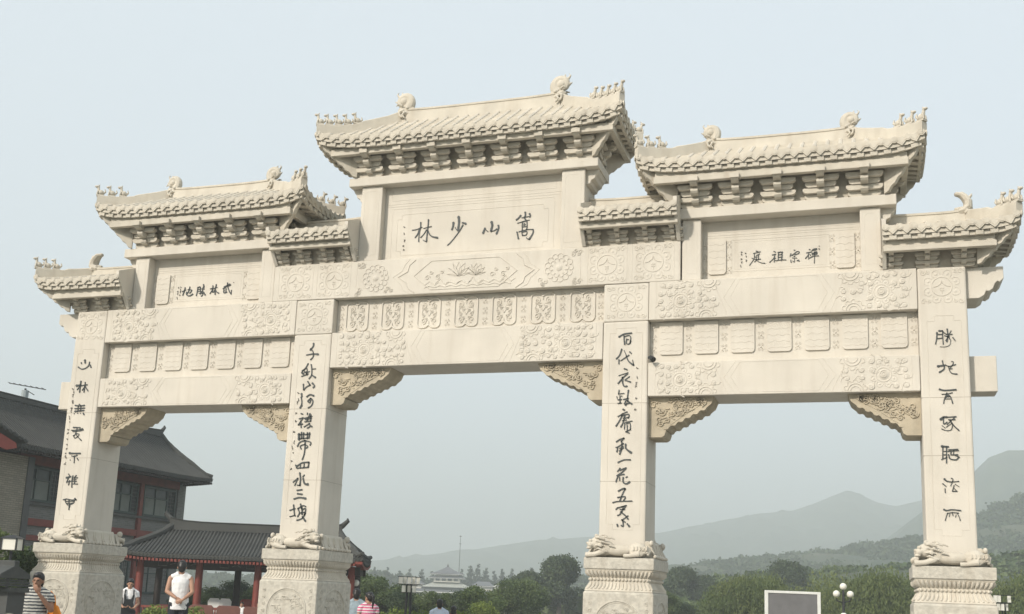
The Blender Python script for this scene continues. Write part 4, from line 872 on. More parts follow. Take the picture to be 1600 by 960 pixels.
# bushes behind the gate
SH1=broad(8,2.2,3.0,12000,.07,LMID,20,0,.1); SH2=broad(9,2.1,2.6,11000,.07,LDARK,20,0,.1); SH3=broad(10,1.7,2.4,9000,.06,LHED,16,0,.1)
for k,(x,y,z,ms,lb) in enumerate([(-19.6,36.7,2.65,SH1,'leafy green bush just right of the second column, behind the couple'),(-18.2,37.2,2.5,SH1,'green bush left of the square lantern lamp post'),(-17.0,37.6,2.1,SH2,'dark bush directly behind the square lantern lamp post'),
  (-15.1,32.9,1.75,SH2,'low dark bush right of the square lantern lamp post'),(-14.0,33.3,1.8,SH1,'green bush left of the man in the pale blue shirt'),(-12.3,33.8,1.9,SH2,'dark bush in front of the pale palace hall'),(-11.5,34.2,2.15,SH1,'taller bush in front of the right half of the palace hall'),(-13.1,34.5,1.75,SH1,'green bush below the tiered roof of the palace hall'),(-8.1,24.7,1.42,SH3,'bright yellow green shrub left of the round bushy tree'),
  (-20.4,23.9,1.6,SH1,'green bush seen through the middle of the open pavilion'),(-19.4,24.4,1.9,SH2,'dark shrub seen through the pavilion beside its dark post'),(-18.1,24.8,1.8,SH1,'bush seen through the right bay of the pavilion'),(-21.6,24.2,1.4,SH2,'low dark bush behind the pavilion by its central column'),
  (-7.2,61.8,2.5,SH1,'dark green bush just right of the third column'),(-5.8,62.3,2.2,SH2,'bush at the left foot of the left willow')]):
    tree(x,y,ms,lb,'bush','bushes behind the gate','bush',z/ (2.2 if ms is SH1 else 2.1 if ms is SH2 else 1.7)*1.02,k*1.3)
# conifers behind the palace
def conifer(seed):
    rs=random.Random(seed); cs=[];rr=[]
    for k in range(9):
        z=1.2+8.2*k/8; r=2.9*(1-k/9)+.2; cs.append((rs.uniform(-.2,.2),rs.uniform(-.2,.2),z)); rr.append((r,r,.7))
    return leafcloud('crown',cs,rr,1800,.55,LCON,seed,0,.35,.2), mesh_of(MB().tube([(0,0,0),(0,0,9.6)],[.22,.03],7),'trunk',BARK)
CF=[conifer(21),conifer(22)]
rs=random.Random(4)
for k,(px,y,z) in enumerate([(-133,284,8.6),(-129.5,285,8.9),(-126,286,8.2),(-123.1,287,8.8),(-119.5,288,8.9),(-116.6,289,8.2),(-114,290,8.7),(-108,291,9.2),(-105.9,292.5,10.4),(-103.5,293,10.9),(-101.3,294,10),(-99,295,9),(-96.6,295.6,9.9),(-94,296.5,9.9),(-91.5,297,8.9),(-88.5,298,10.4),(-86.6,298.6,9.0),(-84.8,299.4,9.6),(-82,300,8.8)]):
    left=px<-112; o9=['first','second','third','fourth','fifth','sixth','seventh','eighth','ninth','tenth','eleventh','twelfth']
    tree(px,y,CF[k%2],('%s conifer from the left in the hazy row left of the palace roof'%o9[k]) if left else ('%s conifer rightward from the tiered palace roof in the hazy row'%o9[k-7]),'conifer','conifers behind the palace hall','conifer_tree',z/9.8,k)
# wooded rises in the haze
def woods(name,segs,N,size,ml,seed,h=3.0,depth=150):
    g=random.Random(seed); cs=[];rr=[]
    for k in range(N):
        i=g.randrange(len(segs)-1); a=segs[i];b=segs[i+1]; t=g.random(); v=g.random()**1.3; x=a[0]+(b[0]-a[0])*t; y=a[1]+(b[1]-a[1])*t; z=a[2]+(b[2]-a[2])*t
        d=v*depth*.95; vx,vy=x-6.8,y+17.8; L=math.hypot(vx,vy); x-=vx/L*d; y-=vy/L*d; z=z*max(0,1-d/depth)**1.15-.4; r=h*g.uniform(.5,1.2)
        cs.append((x,y,max(0,z-h*.9)+r*.5)); rr.append((r,r,r*.8))
    o=link(name,leafcloud(name,cs,rr,N*90,size,ml,seed,0,.6,.7)); o['kind']='stuff'; o['label']='hazy wooded rise of broadleaf trees'; return o
RC=[(-62,275,-3),(-46.7,280.4,10.7),(-35.1,284.2,12.6),(-25.1,287.5,14.5),(-11.8,291.9,15.9),(-1.7,295.2,17.7),(11.7,299.5,20.4),(21.8,302.9,22.5),(32,306.2,27),(42.3,309.6,31.8),(49.2,311.9,35.3),(66.4,317.5,41.7),(100,330,50)]
RD=[(-40,146,2),(-26.3,150.3,3.0),(-23.5,151.2,4.6),(-16.9,153.4,5.6),(-11.3,155.2,6.5),(-3.7,157.7,7.6),(1.9,159.5,8.0),(9.5,162,8.6),(15.2,163.9,9.3),(22.8,166.4,10.4),(30.4,168.9,11.7),(39.9,172,13.3),(60,180,15)]
RA=[(-620,510,8),(-480,560,6),(-341.9,604.5,11.7),(-300,618.3,20.2),(-269.4,628.3,25),(-230.9,640.9,31),(-196.2,652.3,38),(-169,661.2,41),(-145.7,668.9,44),(-118.3,677.9,46.2),(-91,686.8,53),(-59.8,697.1,60.5),(-36.2,704.8,63.9),(-24.4,708.7,68.5),(-2.7,715.8,78.5),(14.9,721.6,71.5),(26.6,725.4,69),(42.5,730.6,73.7),(66.3,738.5,78),(106.3,751.6,84),(200,790,80),(330,800,60)]
RB=[(-30,475,1),(-7,482.8,16.3),(20,491.8,36.8),(31,495.4,45.7),(42,499,53.2),(53.4,502.7,64.2),(60.4,505,71.4),(68.8,507.7,75.2),(75.6,510,75.2),(103,519,80),(160,535,86),(260,560,70)]
RE=[(-170,185,6),(-135,198,5),(-113.3,205.9,3),(-104.6,208.8,4.6),(-98.5,210.8,6.4),(-94.3,212.2,5.6),(-86,214.9,4.6),(-75,218.5,5.0),(-62.6,222.6,5.6),(-55.7,224.8,7),(-47.4,227.6,6.6),(-30,234,5.5)]
def hill(name,ridge,depth,matl,rough,seed):
    g=np.random.default_rng(seed); K=len(ridge); n=150; m_=22; mb=MB()
    t=np.linspace(0,K-1,n); r=np.array(ridge,float); X=[np.interp(t,range(K),r[:,i]) for i in range(3)]
    ph=g.uniform(0,6.28,40); fr=g.uniform(.02,.13,40); fy=g.uniform(.02,.3,40)
    for j in range(m_+5):
        v=(j-5)/m_ if j>=5 else (j-5)/5*.5
        for i in range(n):
            x,y,z=X[0][i],X[1][i],X[2][i]; L=math.hypot(x-6.8,y+17.8); ux,uy=(x-6.8)/L,(y+17.8)/L; d=depth*v
            xx,yy=x-ux*d,y-uy*d; f=(1-abs(v))**1.15 if v>=0 else (1-abs(v))
            nz=sum(math.sin(xx*fr[q]+yy*fy[q]+ph[q])/(1+q*.12) for q in range(20))*rough*(.14 if j==5 else 1)*min(1,abs(v)*6+.25)
            mb.v.append((xx,yy,max(-.5,z*f-.6+nz*min(1,f*3))))
    for j in range(m_+4):
        for i in range(n-1): mb.f.append((j*n+i,j*n+i+1,(j+1)*n+i+1,(j+1)*n+i))
    return struct(mb.build(name,matl,smooth=True))
FOR=mat('forested_slope',(.03,.05,.028),.95,.3,.08,1,.6,col2=(.06,.08,.04)); FOR2=mat('terraced_slope',(.032,.052,.028),.95,.3,.05,1,.8,col2=(.06,.068,.035))
CAMX,CAMY=6.82,-17.77
RE=[(CAMX+(x-CAMX)*1.37,CAMY+(y-CAMY)*1.37,1.65+(z-1.65)*1.37) for x,y,z in RE]
far=lambda P_,k:[(CAMX+(x-CAMX)*k,CAMY+(y-CAMY)*k,1.65+(z-1.65)*k) for x,y,z in P_]
RA=far(RA,1.8); RB=far(RB,1.7); RC=far(RC,1.35)
hill('far_hills',RA,460,FOR,2.6,1); hill('hills',RB,300,FOR,2.4,2); hill('hillside',RC,160,FOR2,.8,3); hill('low_rise',RD,50,FOR2,.25,4); hill('low_rise',RE,22,FOR,.25,5)
woods('forest',RC,3000,1.1,LDARK,31,3.2,160); woods('forest',RD,1500,.6,LMID,32,1.5,50); woods('forest',RE,1100,.8,LDARK,33,2.6,22)
for k,(x,y,z) in enumerate([(-15.5,142,8.0),(-13.0,143,6.8),(-8.5,144,8.5),(-2.5,146,9.6)]):
    tree(x,y-20,B2,['hazy dark tree right of the third column, left of a pair on the rise','second hazy tree right of the third column on the rise','hazy dome shaped tree on the rise above the left willow','hazy tree rising on the slope above the sign board'][k],'tree','hazy trees on the rise','round_tree',z/6.6*.80,k)
# ------------------------------------------------------------------ palace hall far behind
pal=thing('palace_hall','distant pale hall with a tiered pavilion roof and long low wings in the haze','building',(-101.5,262.5,0),R(17)); pal.scale=(1.14,1,.90)
PW=mat('pale_wall',(.62,.60,.54),.8,.05,.5); PRF=mat('blue_grey_tiles',(.12,.125,.14),.8,.1,.6); PG=mat('dark_window',(.06,.07,.08),.3,.1,1)
def pp(n,mb,m_,par=None): return mb.build(n,m_,par or pal)
def hiproof(mb,x0,x1,y0,y1,z0,z1,rx0,rx1,k=.6):
    cy=(y0+y1)/2
    def ring(t,z): return [(x0+(rx0-x0)*t,y0+(cy-.2-y0)*t,z),(x1+(rx1-x1)*t,y0+(cy-.2-y0)*t,z),(x1+(rx1-x1)*t,y1+(cy+.2-y1)*t,z),(x0+(rx0-x0)*t,y1+(cy+.2-y1)*t,z)]
    mb.loft([ring(0,z0-.25),ring(0,z0),ring(.3,z0+(z1-z0)*.2),ring(.65,z0+(z1-z0)*.53),ring(1,z1)]); return mb
main=pp('main_wall',MB().box(-10,10.5,-4,6,0,2.9),PW); pp('long_roof',hiproof(MB(),-11.5,12,-5.2,7,2.9,4.3,-9.5,10),PRF); pp('white_eave',MB().box(-11.7,12.2,-5.4,7.2,2.45,2.62),WHITE)
for k in range(9):
    wv=pp('window',MB().box(-9+k*2.3,-7.8+k*2.3,-4.06,-3.9,1.2,2.3),PG); MB().box(-8.44+k*2.3,-8.36+k*2.3,-4.10,-4.065,1.2,2.3).build('mullion',WHITE,wv)
pp('lower_roof',hiproof(MB(),-5.6,5.8,-3.5,4.5,4.31,5.9,-2.9,3.1),mat('pale_green_tiles',(.42,.44,.40),.8,.1,.8)); pp('upper_wall',MB().box(-3.1,3.1,-1.7,2.7,5.6,7.0),PW)
for k in range(4): pp('window',MB().box(-2.6+k*1.45,-1.7+k*1.45,-1.76,-1.6,5.95,6.7),PG)
pp('skirt_roof',hiproof(MB(),-4.3,4.3,-2.6,3.6,7.0,7.7,-2.5,2.5),PRF); pp('white_eave',MB().box(-4.35,4.35,-2.65,3.65,6.68,6.74),WHITE); pp('tier_wall',MB().box(-2.6,2.6,-1.2,2.2,7.45,8.2),PW)
pp('top_roof',hiproof(MB(),-3.9,3.9,-2.3,3.3,8.2,10.2,-.25,.25),PRF); pp('white_eave',MB().box(-3.95,3.95,-2.35,3.35,7.88,7.94),WHITE); pp('finial',MB().tube([(0,.5,10.1),(0,.5,10.5),(0,.5,10.7),(0,.5,11.1)],[.12,.28,.15,.05],8),PRF)
for sx,x0,x1 in ((-1,-10.5,-5.5),(1,6,11.3)):
    pp('wing_wall',MB().box(x0+.4,x1-.4,-2,4,2.8,5.0),PW); pp('wing_roof',hiproof(MB(),x0,x1,-2.8,4.8,5.0,6.2,x0+1.2,x1-1.2),PRF); pp('white_eave',MB().box(x0-.1,x1+.1,-2.9,4.9,4.72,4.78),WHITE)
pp('gable',MB().prism([(11,4.7),(12.6,5.9),(14.2,4.7),(13.9,4.7),(12.6,5.5),(11.3,4.7)],-3,4),WHITE); pp('gable_wall',MB().prism([(11.4,2.9),(11.4,4.7),(12.6,5.45),(13.8,4.7),(13.8,2.9)],-2.6,3.8),PW)
pp('gable',MB().prism([(-13.2,2.6),(-12.2,3.4),(-11.2,2.6),(-11.4,2.6),(-12.2,3.15),(-13,2.6)],-6,2),WHITE)
for k in range(5): pp('column',MB().tube([(7.2+k*1.5,-5,0),(7.2+k*1.5,-5,2.6)],.14,8),WHITE)
pp('banner',MB().box(3.2,6.4,-4.2,-4.1,2.3,2.45),mat('orange_banner',(.6,.25,.05),.7))
mast=thing('radio_mast','thin tall radio mast with two small dishes rising behind the palace hall','mast',(-103.8,277.5,0))
MB().tube([(0,0,0),(0,0,18.6)],[.13,.06],6).build('pole',METAL,mast); 
for z in (16.2,18.3): MB().tube([(0,0,z-.12),(0,0,z),(0,0,z+.12)],[.12,.42,.12],8).build('dish_ring',METAL,mast)
# ------------------------------------------------------------------ left two storey building
XF=-22.8
bd=thing('teahouse_building','two storey grey brick building with dark tiled hip roof behind the left column','building',(XF,18,0))
BW=lambda n,mb,m_,par=None,loc=None: mb.build(n,m_,par or bd,(22.8,-18,0) if (par is None) else (0,0,0))
wallb=BW('wall',MB().box(-27,XF,8,24.95,0,4.45),BRICKW)
BW('upper_wall',MB().box(-27,XF-.06,8,24.9,4.46,6.2),DARKW)
BW('wing_wall',MB().box(-26,XF+.75,9.5,14.2,0,6.0),BRICKB); BW('wing_corner',MB().box(XF+.65,XF+.80,14.201,14.5,0,6.0),BRICKG)
BW('corner_pier',MB().box(XF-.7,XF+.08,24.45,25.0,4.47,6.1),BRICKW)
BW('sill',MB().box(XF-.05,XF+.14,14.5,24.45,4.36,4.47),BRICKG); BW('red_beam',MB().box(XF-.05,XF+.12,14.5,25.0,3.60,3.86),RED); BW('red_beam',MB().box(XF-.05,XF+.08,14.5,25.0,3.05,3.25),RED)
BW('red_beam',MB().box(XF-.05,XF+.12,14.5,24.45,5.86,6.2),RED)
for y in (17.0,19.2,21.8): BW('red_post',MB().box(XF-.05,XF+.13,y-.11,y+.11,0,5.859),RED)
def window(y0,y1,z0,z1,cur=True):
    f=BW('window',MB().box(XF-.02,XF+.06,y0,y0+.08,z0,z1).box(XF-.02,XF+.06,y1-.08,y1,z0,z1).box(XF-.02,XF+.06,y0+.08,y1-.08,z0,z0+.08).box(XF-.02,XF+.06,y0+.08,y1-.08,z1-.08,z1),GREENF)
    f.location=(22.8,-18,0)
    zt=z0+(z1-z0)*.62; ym=y0+(y1-y0)*.36; yn=y0+(y1-y0)*.72
    g=MB().box(XF-.03,XF-.01,y0+.08,y1-.08,z0+.08,z1-.08).build('pane',GLASS,f)
    MB().box(XF-.009,XF+.04,y0+.081,yn,zt-.025,zt+.025).build('glazing_bar',GREENF,f); MB().box(XF-.009,XF+.045,ym-.02,ym+.02,z0+.081,z1-.081).build('glazing_bar',GREENF,f); MB().box(XF-.009,XF+.045,yn,yn+.07,z0+.081,z1-.081).build('glazing_bar',GREENF,f)
    MB().box(XF-.0095,XF-.004,y0+.09,yn-.01,z0+.09,zt-.03).build('curtain',CURT,f)
    lt=MB()
    for k in range(7): lt.box(XF-.008,XF+.02,yn+.075,y1-.085,z0+.12+k*(z1-z0-.2)/7,z0+.15+k*(z1-z0-.2)/7)
    for k in range(3): lt.box(XF-.0085,XF+.019,yn+.12+k*(y1-yn-.2)/3,yn+.14+k*(y1-yn-.2)/3,z0+.1,z1-.1)
    lt.build('lattice',BRICKG,f)
for y0,y1 in ((14.75,16.85),(17.2,19.0),(19.9,21.65),(22.05,24.35)): window(y0,y1,4.50,5.80)
for y0,y1 in ((14.9,16.7),(17.3,19.0),(19.5,21.5),(22.1,24.3)): window(y0,y1,1.2,2.6)
# its roof: hip with ribs
def tiled_roof(par,x0,x1,y0,y1,z0,z1,rx0,rx1,ry,pitch,lift=.25,axis='x',name='roof',ribr=.045,eave=RED,ridge_h=.28,loc=(0,0,0)):
    """hip roof; long axis along local x; ridge from rx0 to rx1 at y=ry"""
    def Hh(x,y):
        t=abs(y-ry)/(y1-ry if y>ry else ry-y0); s=max((rx0-x)/(rx0-x0) if x<rx0 else 0,(x-rx1)/(x1-rx1) if x>rx1 else 0); m_=min(max(t,s),1)
        c=max(abs((x-(x0+x1)/2)/((x1-x0)/2)),0)**8*min(t,1)**2
        return z1-(z1-z0)*(m_**.8)+lift*c
    nx,ny=46,15; X=rng(x0,x1,nx); Yv=rng(y0,y1,ny); mb=MB(); N=nx*ny
    mb.v=[(x,y,Hh(x,y)) for y in Yv for x in X]+[(x,y,Hh(x,y)-.12) for y in Yv for x in X]
    for j in range(ny-1):
        for i in range(nx-1):
            a_=j*nx+i; mb.f+= [(a_,a_+1,a_+nx+1,a_+nx),(a_+N,a_+nx+N,a_+nx+1+N,a_+1+N)]
    for i in range(nx-1): mb.f+=[(i,i+N,i+1+N,i+1)]; k=(ny-1)*nx+i; mb.f+=[(k,k+1,k+1+N,k+N)]
    for j in range(ny-1): k=j*nx; mb.f+=[(k,k+nx,k+nx+N,k+N)]; k=j*nx+nx-1; mb.f+=[(k,k+N,k+nx+N,k+nx)]
    rf=mb.build(name,TILE,par,loc,smooth=True)
    n=int((x1-x0)/pitch); ends=MB(); rfs=MB(); ribs=MB()
    for sd in (-1,1):
        for k in range(n+1):
            x=x0+.03+k*(x1-x0-.06)/n; s=max((rx0-x)/(rx0-x0) if x<rx0 else 0,(x-rx1)/(x1-rx1) if x>rx1 else 0); s=min(s,.95)
            ye=y0 if sd<0 else y1; ts=rng(max(s,.03),.999,6)
            if pitch>.15 and sd<0: MB().tube([(x,ry+(ye-ry)*t,Hh(x,ry+(ye-ry)*t)+.015) for t in ts],ribr,6).build('barrel_tile',TILE,rf,smooth=True)
            else: ribs.tube([(x,ry+(ye-ry)*t,Hh(x,ry+(ye-ry)*t)+.015) for t in ts],ribr,5)
            zz=Hh(x,ye)
            rfs.box(x-.04,x+.04,ye-.02*sd-(.25 if sd>0 else 0),ye-.02*sd+(.25 if sd<0 else 0),zz-.24,zz-.15)
            ends.prism([(x-.07,zz+.0),(x,zz-.13),(x+.07,zz+.0)],ye-.02,ye+.02)
    for x_e,rx,sg in ((x0,rx0,-1),(x1,rx1,1)):
        n2=max(2,int((y1-y0)/pitch))
        for k in range(n2+1):
            y=y0+.03+k*(y1-y0-.06)/n2; t=abs(y-ry)/(y1-ry if y>ry else ry-y0); ss=rng(min(max(t,.03),.95),.999,5)
            ribs.tube([(rx+(x_e-rx)*q,y,Hh(rx+(x_e-rx)*q,y)+.015) for q in ss],ribr,5)
            zz=Hh(x_e,y); rfs.box(min(x_e,x_e-sg*.25),max(x_e,x_e-sg*.25),y-.04,y+.04,zz-.24,zz-.15)
            ends.prism([(y-.07,zz),(y,zz-.13),(y+.07,zz)],x_e-.02,x_e+.02,'x')
    if ribs.v: ribs.build('tile_ribs',TILE,rf,smooth=True)['kind']='stuff'
    ends.build('eave_tiles',TILE,rf)['kind']='stuff'; rfs.build('rafter_ends',eave,rf)['kind']='stuff'
    g=MB(); rings=[]
    for x in rng(rx0-.1,rx1+.1,12):
        u=.12*abs((x-(rx0+rx1)/2)/((rx1-rx0)/2+.1))**6
        rings.append([(x,ry-.13,z1-.08),(x,ry-.09,z1+ridge_h-.06+u),(x,ry-.12,z1+ridge_h+u),(x,ry+.12,z1+ridge_h+u),(x,ry+.09,z1+ridge_h-.06+u),(x,ry+.13,z1-.08)])
    g.loft(rings).build('ridge',TILE,rf)
    for x_e,rx,sg in ((x0,rx0,-1),(x1,rx1,1)):
        MB().tube([(rx-sg*.15,ry,z1+ridge_h-.05),(rx+sg*.10,ry,z1+ridge_h+.06),(rx+sg*.30,ry,z1+ridge_h+.26),(rx+sg*.26,ry,z1+ridge_h+.34)],[.11,.10,.07,.03],8).build('ridge_finial',TILE,rf,smooth=True)
        for ye in (y0,y1):
            pts=[];
            for q in rng(0,1,9):
                x=rx+(x_e-rx)*q; y=ry+(ye-ry)*q; pts.append((x,y,Hh(x-(x_e-rx)*1e-3,y)+.03+(.06 if q<.7 else 0)+(.10 if q==1 else 0)))
            MB().tube(pts,[.12]*7+[.10,.07],7).build('hip_ridge',TILE,rf,smooth=True)
    return rf
# local x runs along the facade (world y): rotate the holder
rr_=tiled_roof(bd,6.5,24.95,-2.3,1.45,6.28,8.30,8.5,24.0,-.9,.14,.12,loc=(0,0,0),eave=DARKW,ribr=.042,ridge_h=.14)
rr_.rotation_euler=(0,0,R(90)); rr_.location=(0,-18,0); rr_.scale=(1,-1,1)
# wing gable: red barge board with a tiled edge, rafters
BW('barge_board',MB().prism([(9.6,7.02),(12.3,6.22),(12.35,6.05),(11.9,5.93),(11.5,6.0),(9.6,6.02)],XF+1.80,XF+1.87,'x'),REDB)
wr=MB().prism([(9.5,7.38),(12.75,6.36),(12.75,6.26),(9.5,7.23)],-26,XF+1.92,'x'); BW('wing_roof',wr,TILE)
q=MB()
for k in range(12): y=9.7+k*.26; z=7.32-(y-9.5)*.314; q.tube([(XF+1.75,y,z+.03),(XF+1.99,y,z-.02)],.06,8)
for k in range(14): x=XF+1.85-k*.22; q.tube([(x,12.5,6.45),(x,12.82,6.34)],.05,7)
BW('wing_eave_tiles',q,TILE)['kind']='stuff'
an=thing('tv_antenna','small television antenna on a mast above the dark building roof','antenna',(-30.3,22.6,0))
# it stands on the roof behind
MB().tube([(0,0,0),(0,0,10.35)],.05,6).build('mast',METAL,an); MB().tube([(0,0,9.9),(0,0,10.25)],.16,10).build('signal_box',mat('grey_casing',(.35,.40,.42),.5),an)
q=MB()
for dz in (10.45,): q.tube([(-.75,-.25,dz+.12),(.9,.3,dz-.12)],.022,5)
for k in range(7): x=-.7+k*.25; q.tube([(x-.06,x*.33+.22,dz+.03-x*.14),(x+.06,x*.33-.22,dz+.03-x*.14)],.014,5)
q.tube([(0,0,10.3),(.45,.1,10.05)],.02,5)
q.build('boom',METAL,an)
# rear wing of the building under the antenna (the roof goes on behind the ridge)
BW('rear_block',MB().box(-33,-27.01,8,24.2,0,6.0),BRICKG); BW('rear_roof',hiproof(MB(),-34,-25.5,7,25.0,6.0,7.4,-31,-28),TILE)
# ------------------------------------------------------------------ open pavilion
axp=math.atan2(.36,.933)
pv=thing('open_pavilion','open pavilion with ribbed grey tiled roof on dark red columns left of centre','pavilion',(-13.35,15.65,0.22),axp)
# local coordinates: x along the front, y depth (front at y=0)
tiled_roof(pv,-4.45,3.85,-.75,3.3,2.42,3.42,-3.1,2.8,1.25,.125,.16,eave=RED,ribr=.034,ridge_h=.24)
for x in (-3.75,-1.75,.25,1.75,3.45):
    MB().tube([(x,0,0),(x,0,2.25)],[.14,.125],12).build('column',RED,pv,smooth=True)
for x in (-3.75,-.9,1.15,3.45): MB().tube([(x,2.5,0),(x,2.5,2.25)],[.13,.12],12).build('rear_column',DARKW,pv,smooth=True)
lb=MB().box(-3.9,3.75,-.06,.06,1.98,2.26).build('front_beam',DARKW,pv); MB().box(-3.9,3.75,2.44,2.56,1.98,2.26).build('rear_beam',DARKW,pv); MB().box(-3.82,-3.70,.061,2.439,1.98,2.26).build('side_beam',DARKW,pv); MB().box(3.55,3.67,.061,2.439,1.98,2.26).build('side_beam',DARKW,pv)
q=MB(); PNT=mat('faded_beam_painting',(.16,.17,.12),.8,.3,9)
for x in (-3,-2.3,-.9,.0,.85,2.3,2.9):
    q.rib([(x-.15,2.05),(x+.15,2.05),(x+.15,2.19),(x-.15,2.19)],.02,.006,-.06,True); q.rib([(x+.25,2.09),(x+.45,2.15),(x+.55,2.08)],.02,.006,-.06)
q.build('beam_painting',PNT,lb)
MB().box(-3.6,3.5,-.05,.05,.62,.70).box(-3.6,3.5,2.45,2.55,.62,.70).build('bench_rail',RED,pv)
q=MB()
for k in range(44): q.box(-3.55+k*.162,-3.51+k*.162,-.03,.03,.2,.619)
q.build('baluster',RED,pv)['kind']='stuff'
MB().box(-3.9,3.75,-.2,2.8,-.001,.06).build('floor_slab',BRICKG,pv)
# benches, chairs, folk at the pavilion
def bench(x,y,z,rz,label,w_=1.5):
    t=thing('bench',label,'bench',(x,y,z),rz,'wooden benches before the pavilion')
    MB().box(-w_/2,w_/2,0,.42,.40,.45).build('seat',RED,t,bev=.01)
    pr=[(-w_/2,.5),(-w_/2,.76),(-w_/2+.07,.83),(w_/2-.07,.83),(w_/2,.76),(w_/2,.5)]
    MB().prism(pr,-.06,-.01).build('backrest',mat('brown_bench_wood',(.15,.055,.04),.6,.1,5),t,bev=.01)
    for sx in (-1,1):
        MB().box(sx*w_/2*.9-.03,sx*w_/2*.9+.03,-.005,.045,0,.4).build('leg',DARKW,t); MB().box(sx*w_/2*.9-.03,sx*w_/2*.9+.03,.36,.41,0,.4).build('leg',DARKW,t); MB().box(sx*w_/2*.9-.02,sx*w_/2*.9+.02,-.0095,.02,.451,.52).build('bracket',DARKW,t)
for k,(x,y,lb_) in enumerate([(-13.11,12.52,'brown wooden bench back just right of the figure in the white sleeveless shirt'),(-12.3,12.78,'brown wooden bench back midway between the white shirt and the second plinth'),(-11.5,13.05,'brown wooden bench back touching the second plinth')]): bench(x,y,.22,axp,lb_,.74)
def chair(x,y,z,rz,label,ml):
    t=thing('chair',label,'chair',(x,y,z),rz,'chairs under the pavilion')
    MB().box(-.22,.22,-.2,.22,.42,.46).build('seat',ml,t,bev=.01); MB().prism([(-.2,.47),(-.22,.85),(-.14,.95),(.14,.95),(.22,.85),(.2,.47)],-.24,-.2).build('backrest',ml,t,bev=.01)
    for sx in (-1,1):
        for sy in (-1,1): MB().box(sx*.18-.02,sx*.18+.02,sy*.18-.02,sy*.18+.02,0,.42).build('leg',DARKW,t)
chair(-15.0,16.2,.28,axp,'left one of two white backed chairs inside the pavilion',WHITE); chair(-14.65,16.35,.28,axp,'right one of two white backed chairs inside the pavilion',WHITE); chair(-14.1,16.7,.28,axp+.3,'small red backed chair beside the white chairs in the pavilion',REDB)
# ------------------------------------------------------------------ left foreground wall and its lantern
CAPM=mat('dark_coping_tile',(.07,.075,.072),.8,.12,6,.4,30)
lw=thing('garden_wall','low beige wall with a dark tiled coping at the lower left edge','wall',(-4.6,-6.6,0),R(8))
def LW(n,mb,m_,**k): return mb.build(n,m_,lw,**k)
LW('wall_face',MB().box(-4,1.12,0,.3,.02,1.42),mat('wall_render',(.33,.29,.21),.9,.15,2,.5,20)); LW('wall_end',MB().box(.98,1.16,-.03,.33,.02,1.47),BRICKG); LW('frieze_band',MB().box(-4,1.20,-.05,.35,1.47,1.53),CAPM)
LW('coping',MB().prism([(-.18,1.64),(-.16,1.70),(.10,1.80),(.10,1.87),(.20,1.87),(.20,1.80),(.46,1.70),(.48,1.64)],-4,1.12,'x'),CAPM,bev=.01)
for k in range(3): LW('coping_course',MB().box(-4,1.14-.02*k,-.20+.03*k,.50-.03*k,1.545+.032*k,1.570+.032*k),CAPM)
q=MB()
for k in range(16):
    x=-3.9+k*.31; q.tube([(x,-.19,1.44),(x+.10,-.16,1.56),(x+.22,-.12,1.62)],[.03,.05,.03],6)
LW('coping_tiles',q,CAPM)['kind']='stuff'
LSB=broad(12,1.9,1.4,16000,.04,LMID,20,0,.1)
tree(-9.3,-1.0,LSB,'leafy green shrub behind the low tiled wall at the left edge','bush',None,'shrub',1.46,0)
tree(-9.25,.3,LSB,'leafy shrub squeezed between the tiled wall and the first plinth','bush',None,'shrub',1.2,2)
ln=thing('garden_lantern','small square white garden lantern in the bush at the left edge','lantern',(-6.46,-3.19,0),.3)
MB().tube([(0,0,0),(0,0,2.08)],.025,8).build('post',METAL,ln); MB().box(-.12,.12,-.12,.12,2.10,2.28).build('lamp_glass',MILK,ln)
MB().loft([[(-.15,-.15,2.285),(.15,-.15,2.285),(.15,.15,2.285),(-.15,.15,2.285)],[(-.04,-.04,2.34),(.04,-.04,2.34),(.04,.04,2.34),(-.04,.04,2.34)]]).build('lamp_cap',METAL,ln)
for sx in (-1,1):
    for sy in (-1,1): MB().box(sx*.125-.012,sx*.125+.012,sy*.125-.012,sy*.125+.012,2.09,2.284).build('corner_bar',METAL,ln)
bx=thing('bollard_light','short pale round topped bollard by the wall beside the man in stripes','bollard',(-3.08,-6.8,0)); MB().tube([(0,0,0),(0,0,1.17)],[.07,.07],14).build('post',PLAST,bx,smooth=True); MB().ell((0,0,1.18),(.078,.078,.05)).build('cap',PLAST,bx,smooth=True)
# ------------------------------------------------------------------ hedges
def hedge(name,x0,x1,y0,y1,h,label,seed,rz=0):
    cs=[];g=random.Random(seed); n=int((x1-x0)*7)
    for k in range(n): cs.append((g.uniform(x0,x1),g.uniform(y0,y1),h-g.uniform(.12,.35)))
    me=leafcloud('foliage',cs,[(.24,.24,.2)]*n,n*150,.05,LHED,seed,0,.6,.7)
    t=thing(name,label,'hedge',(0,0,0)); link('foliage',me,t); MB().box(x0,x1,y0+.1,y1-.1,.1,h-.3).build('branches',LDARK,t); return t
hedge('hedge',-12.1,-9.9,7.7,8.5,1.02,'clipped yellow green hedge beside the first plinth in front of the pavilion',1)
hedge('hedge',-6.3,-1.2,9.6,10.3,1.2,'long clipped yellow green hedge in the middle opening',2)
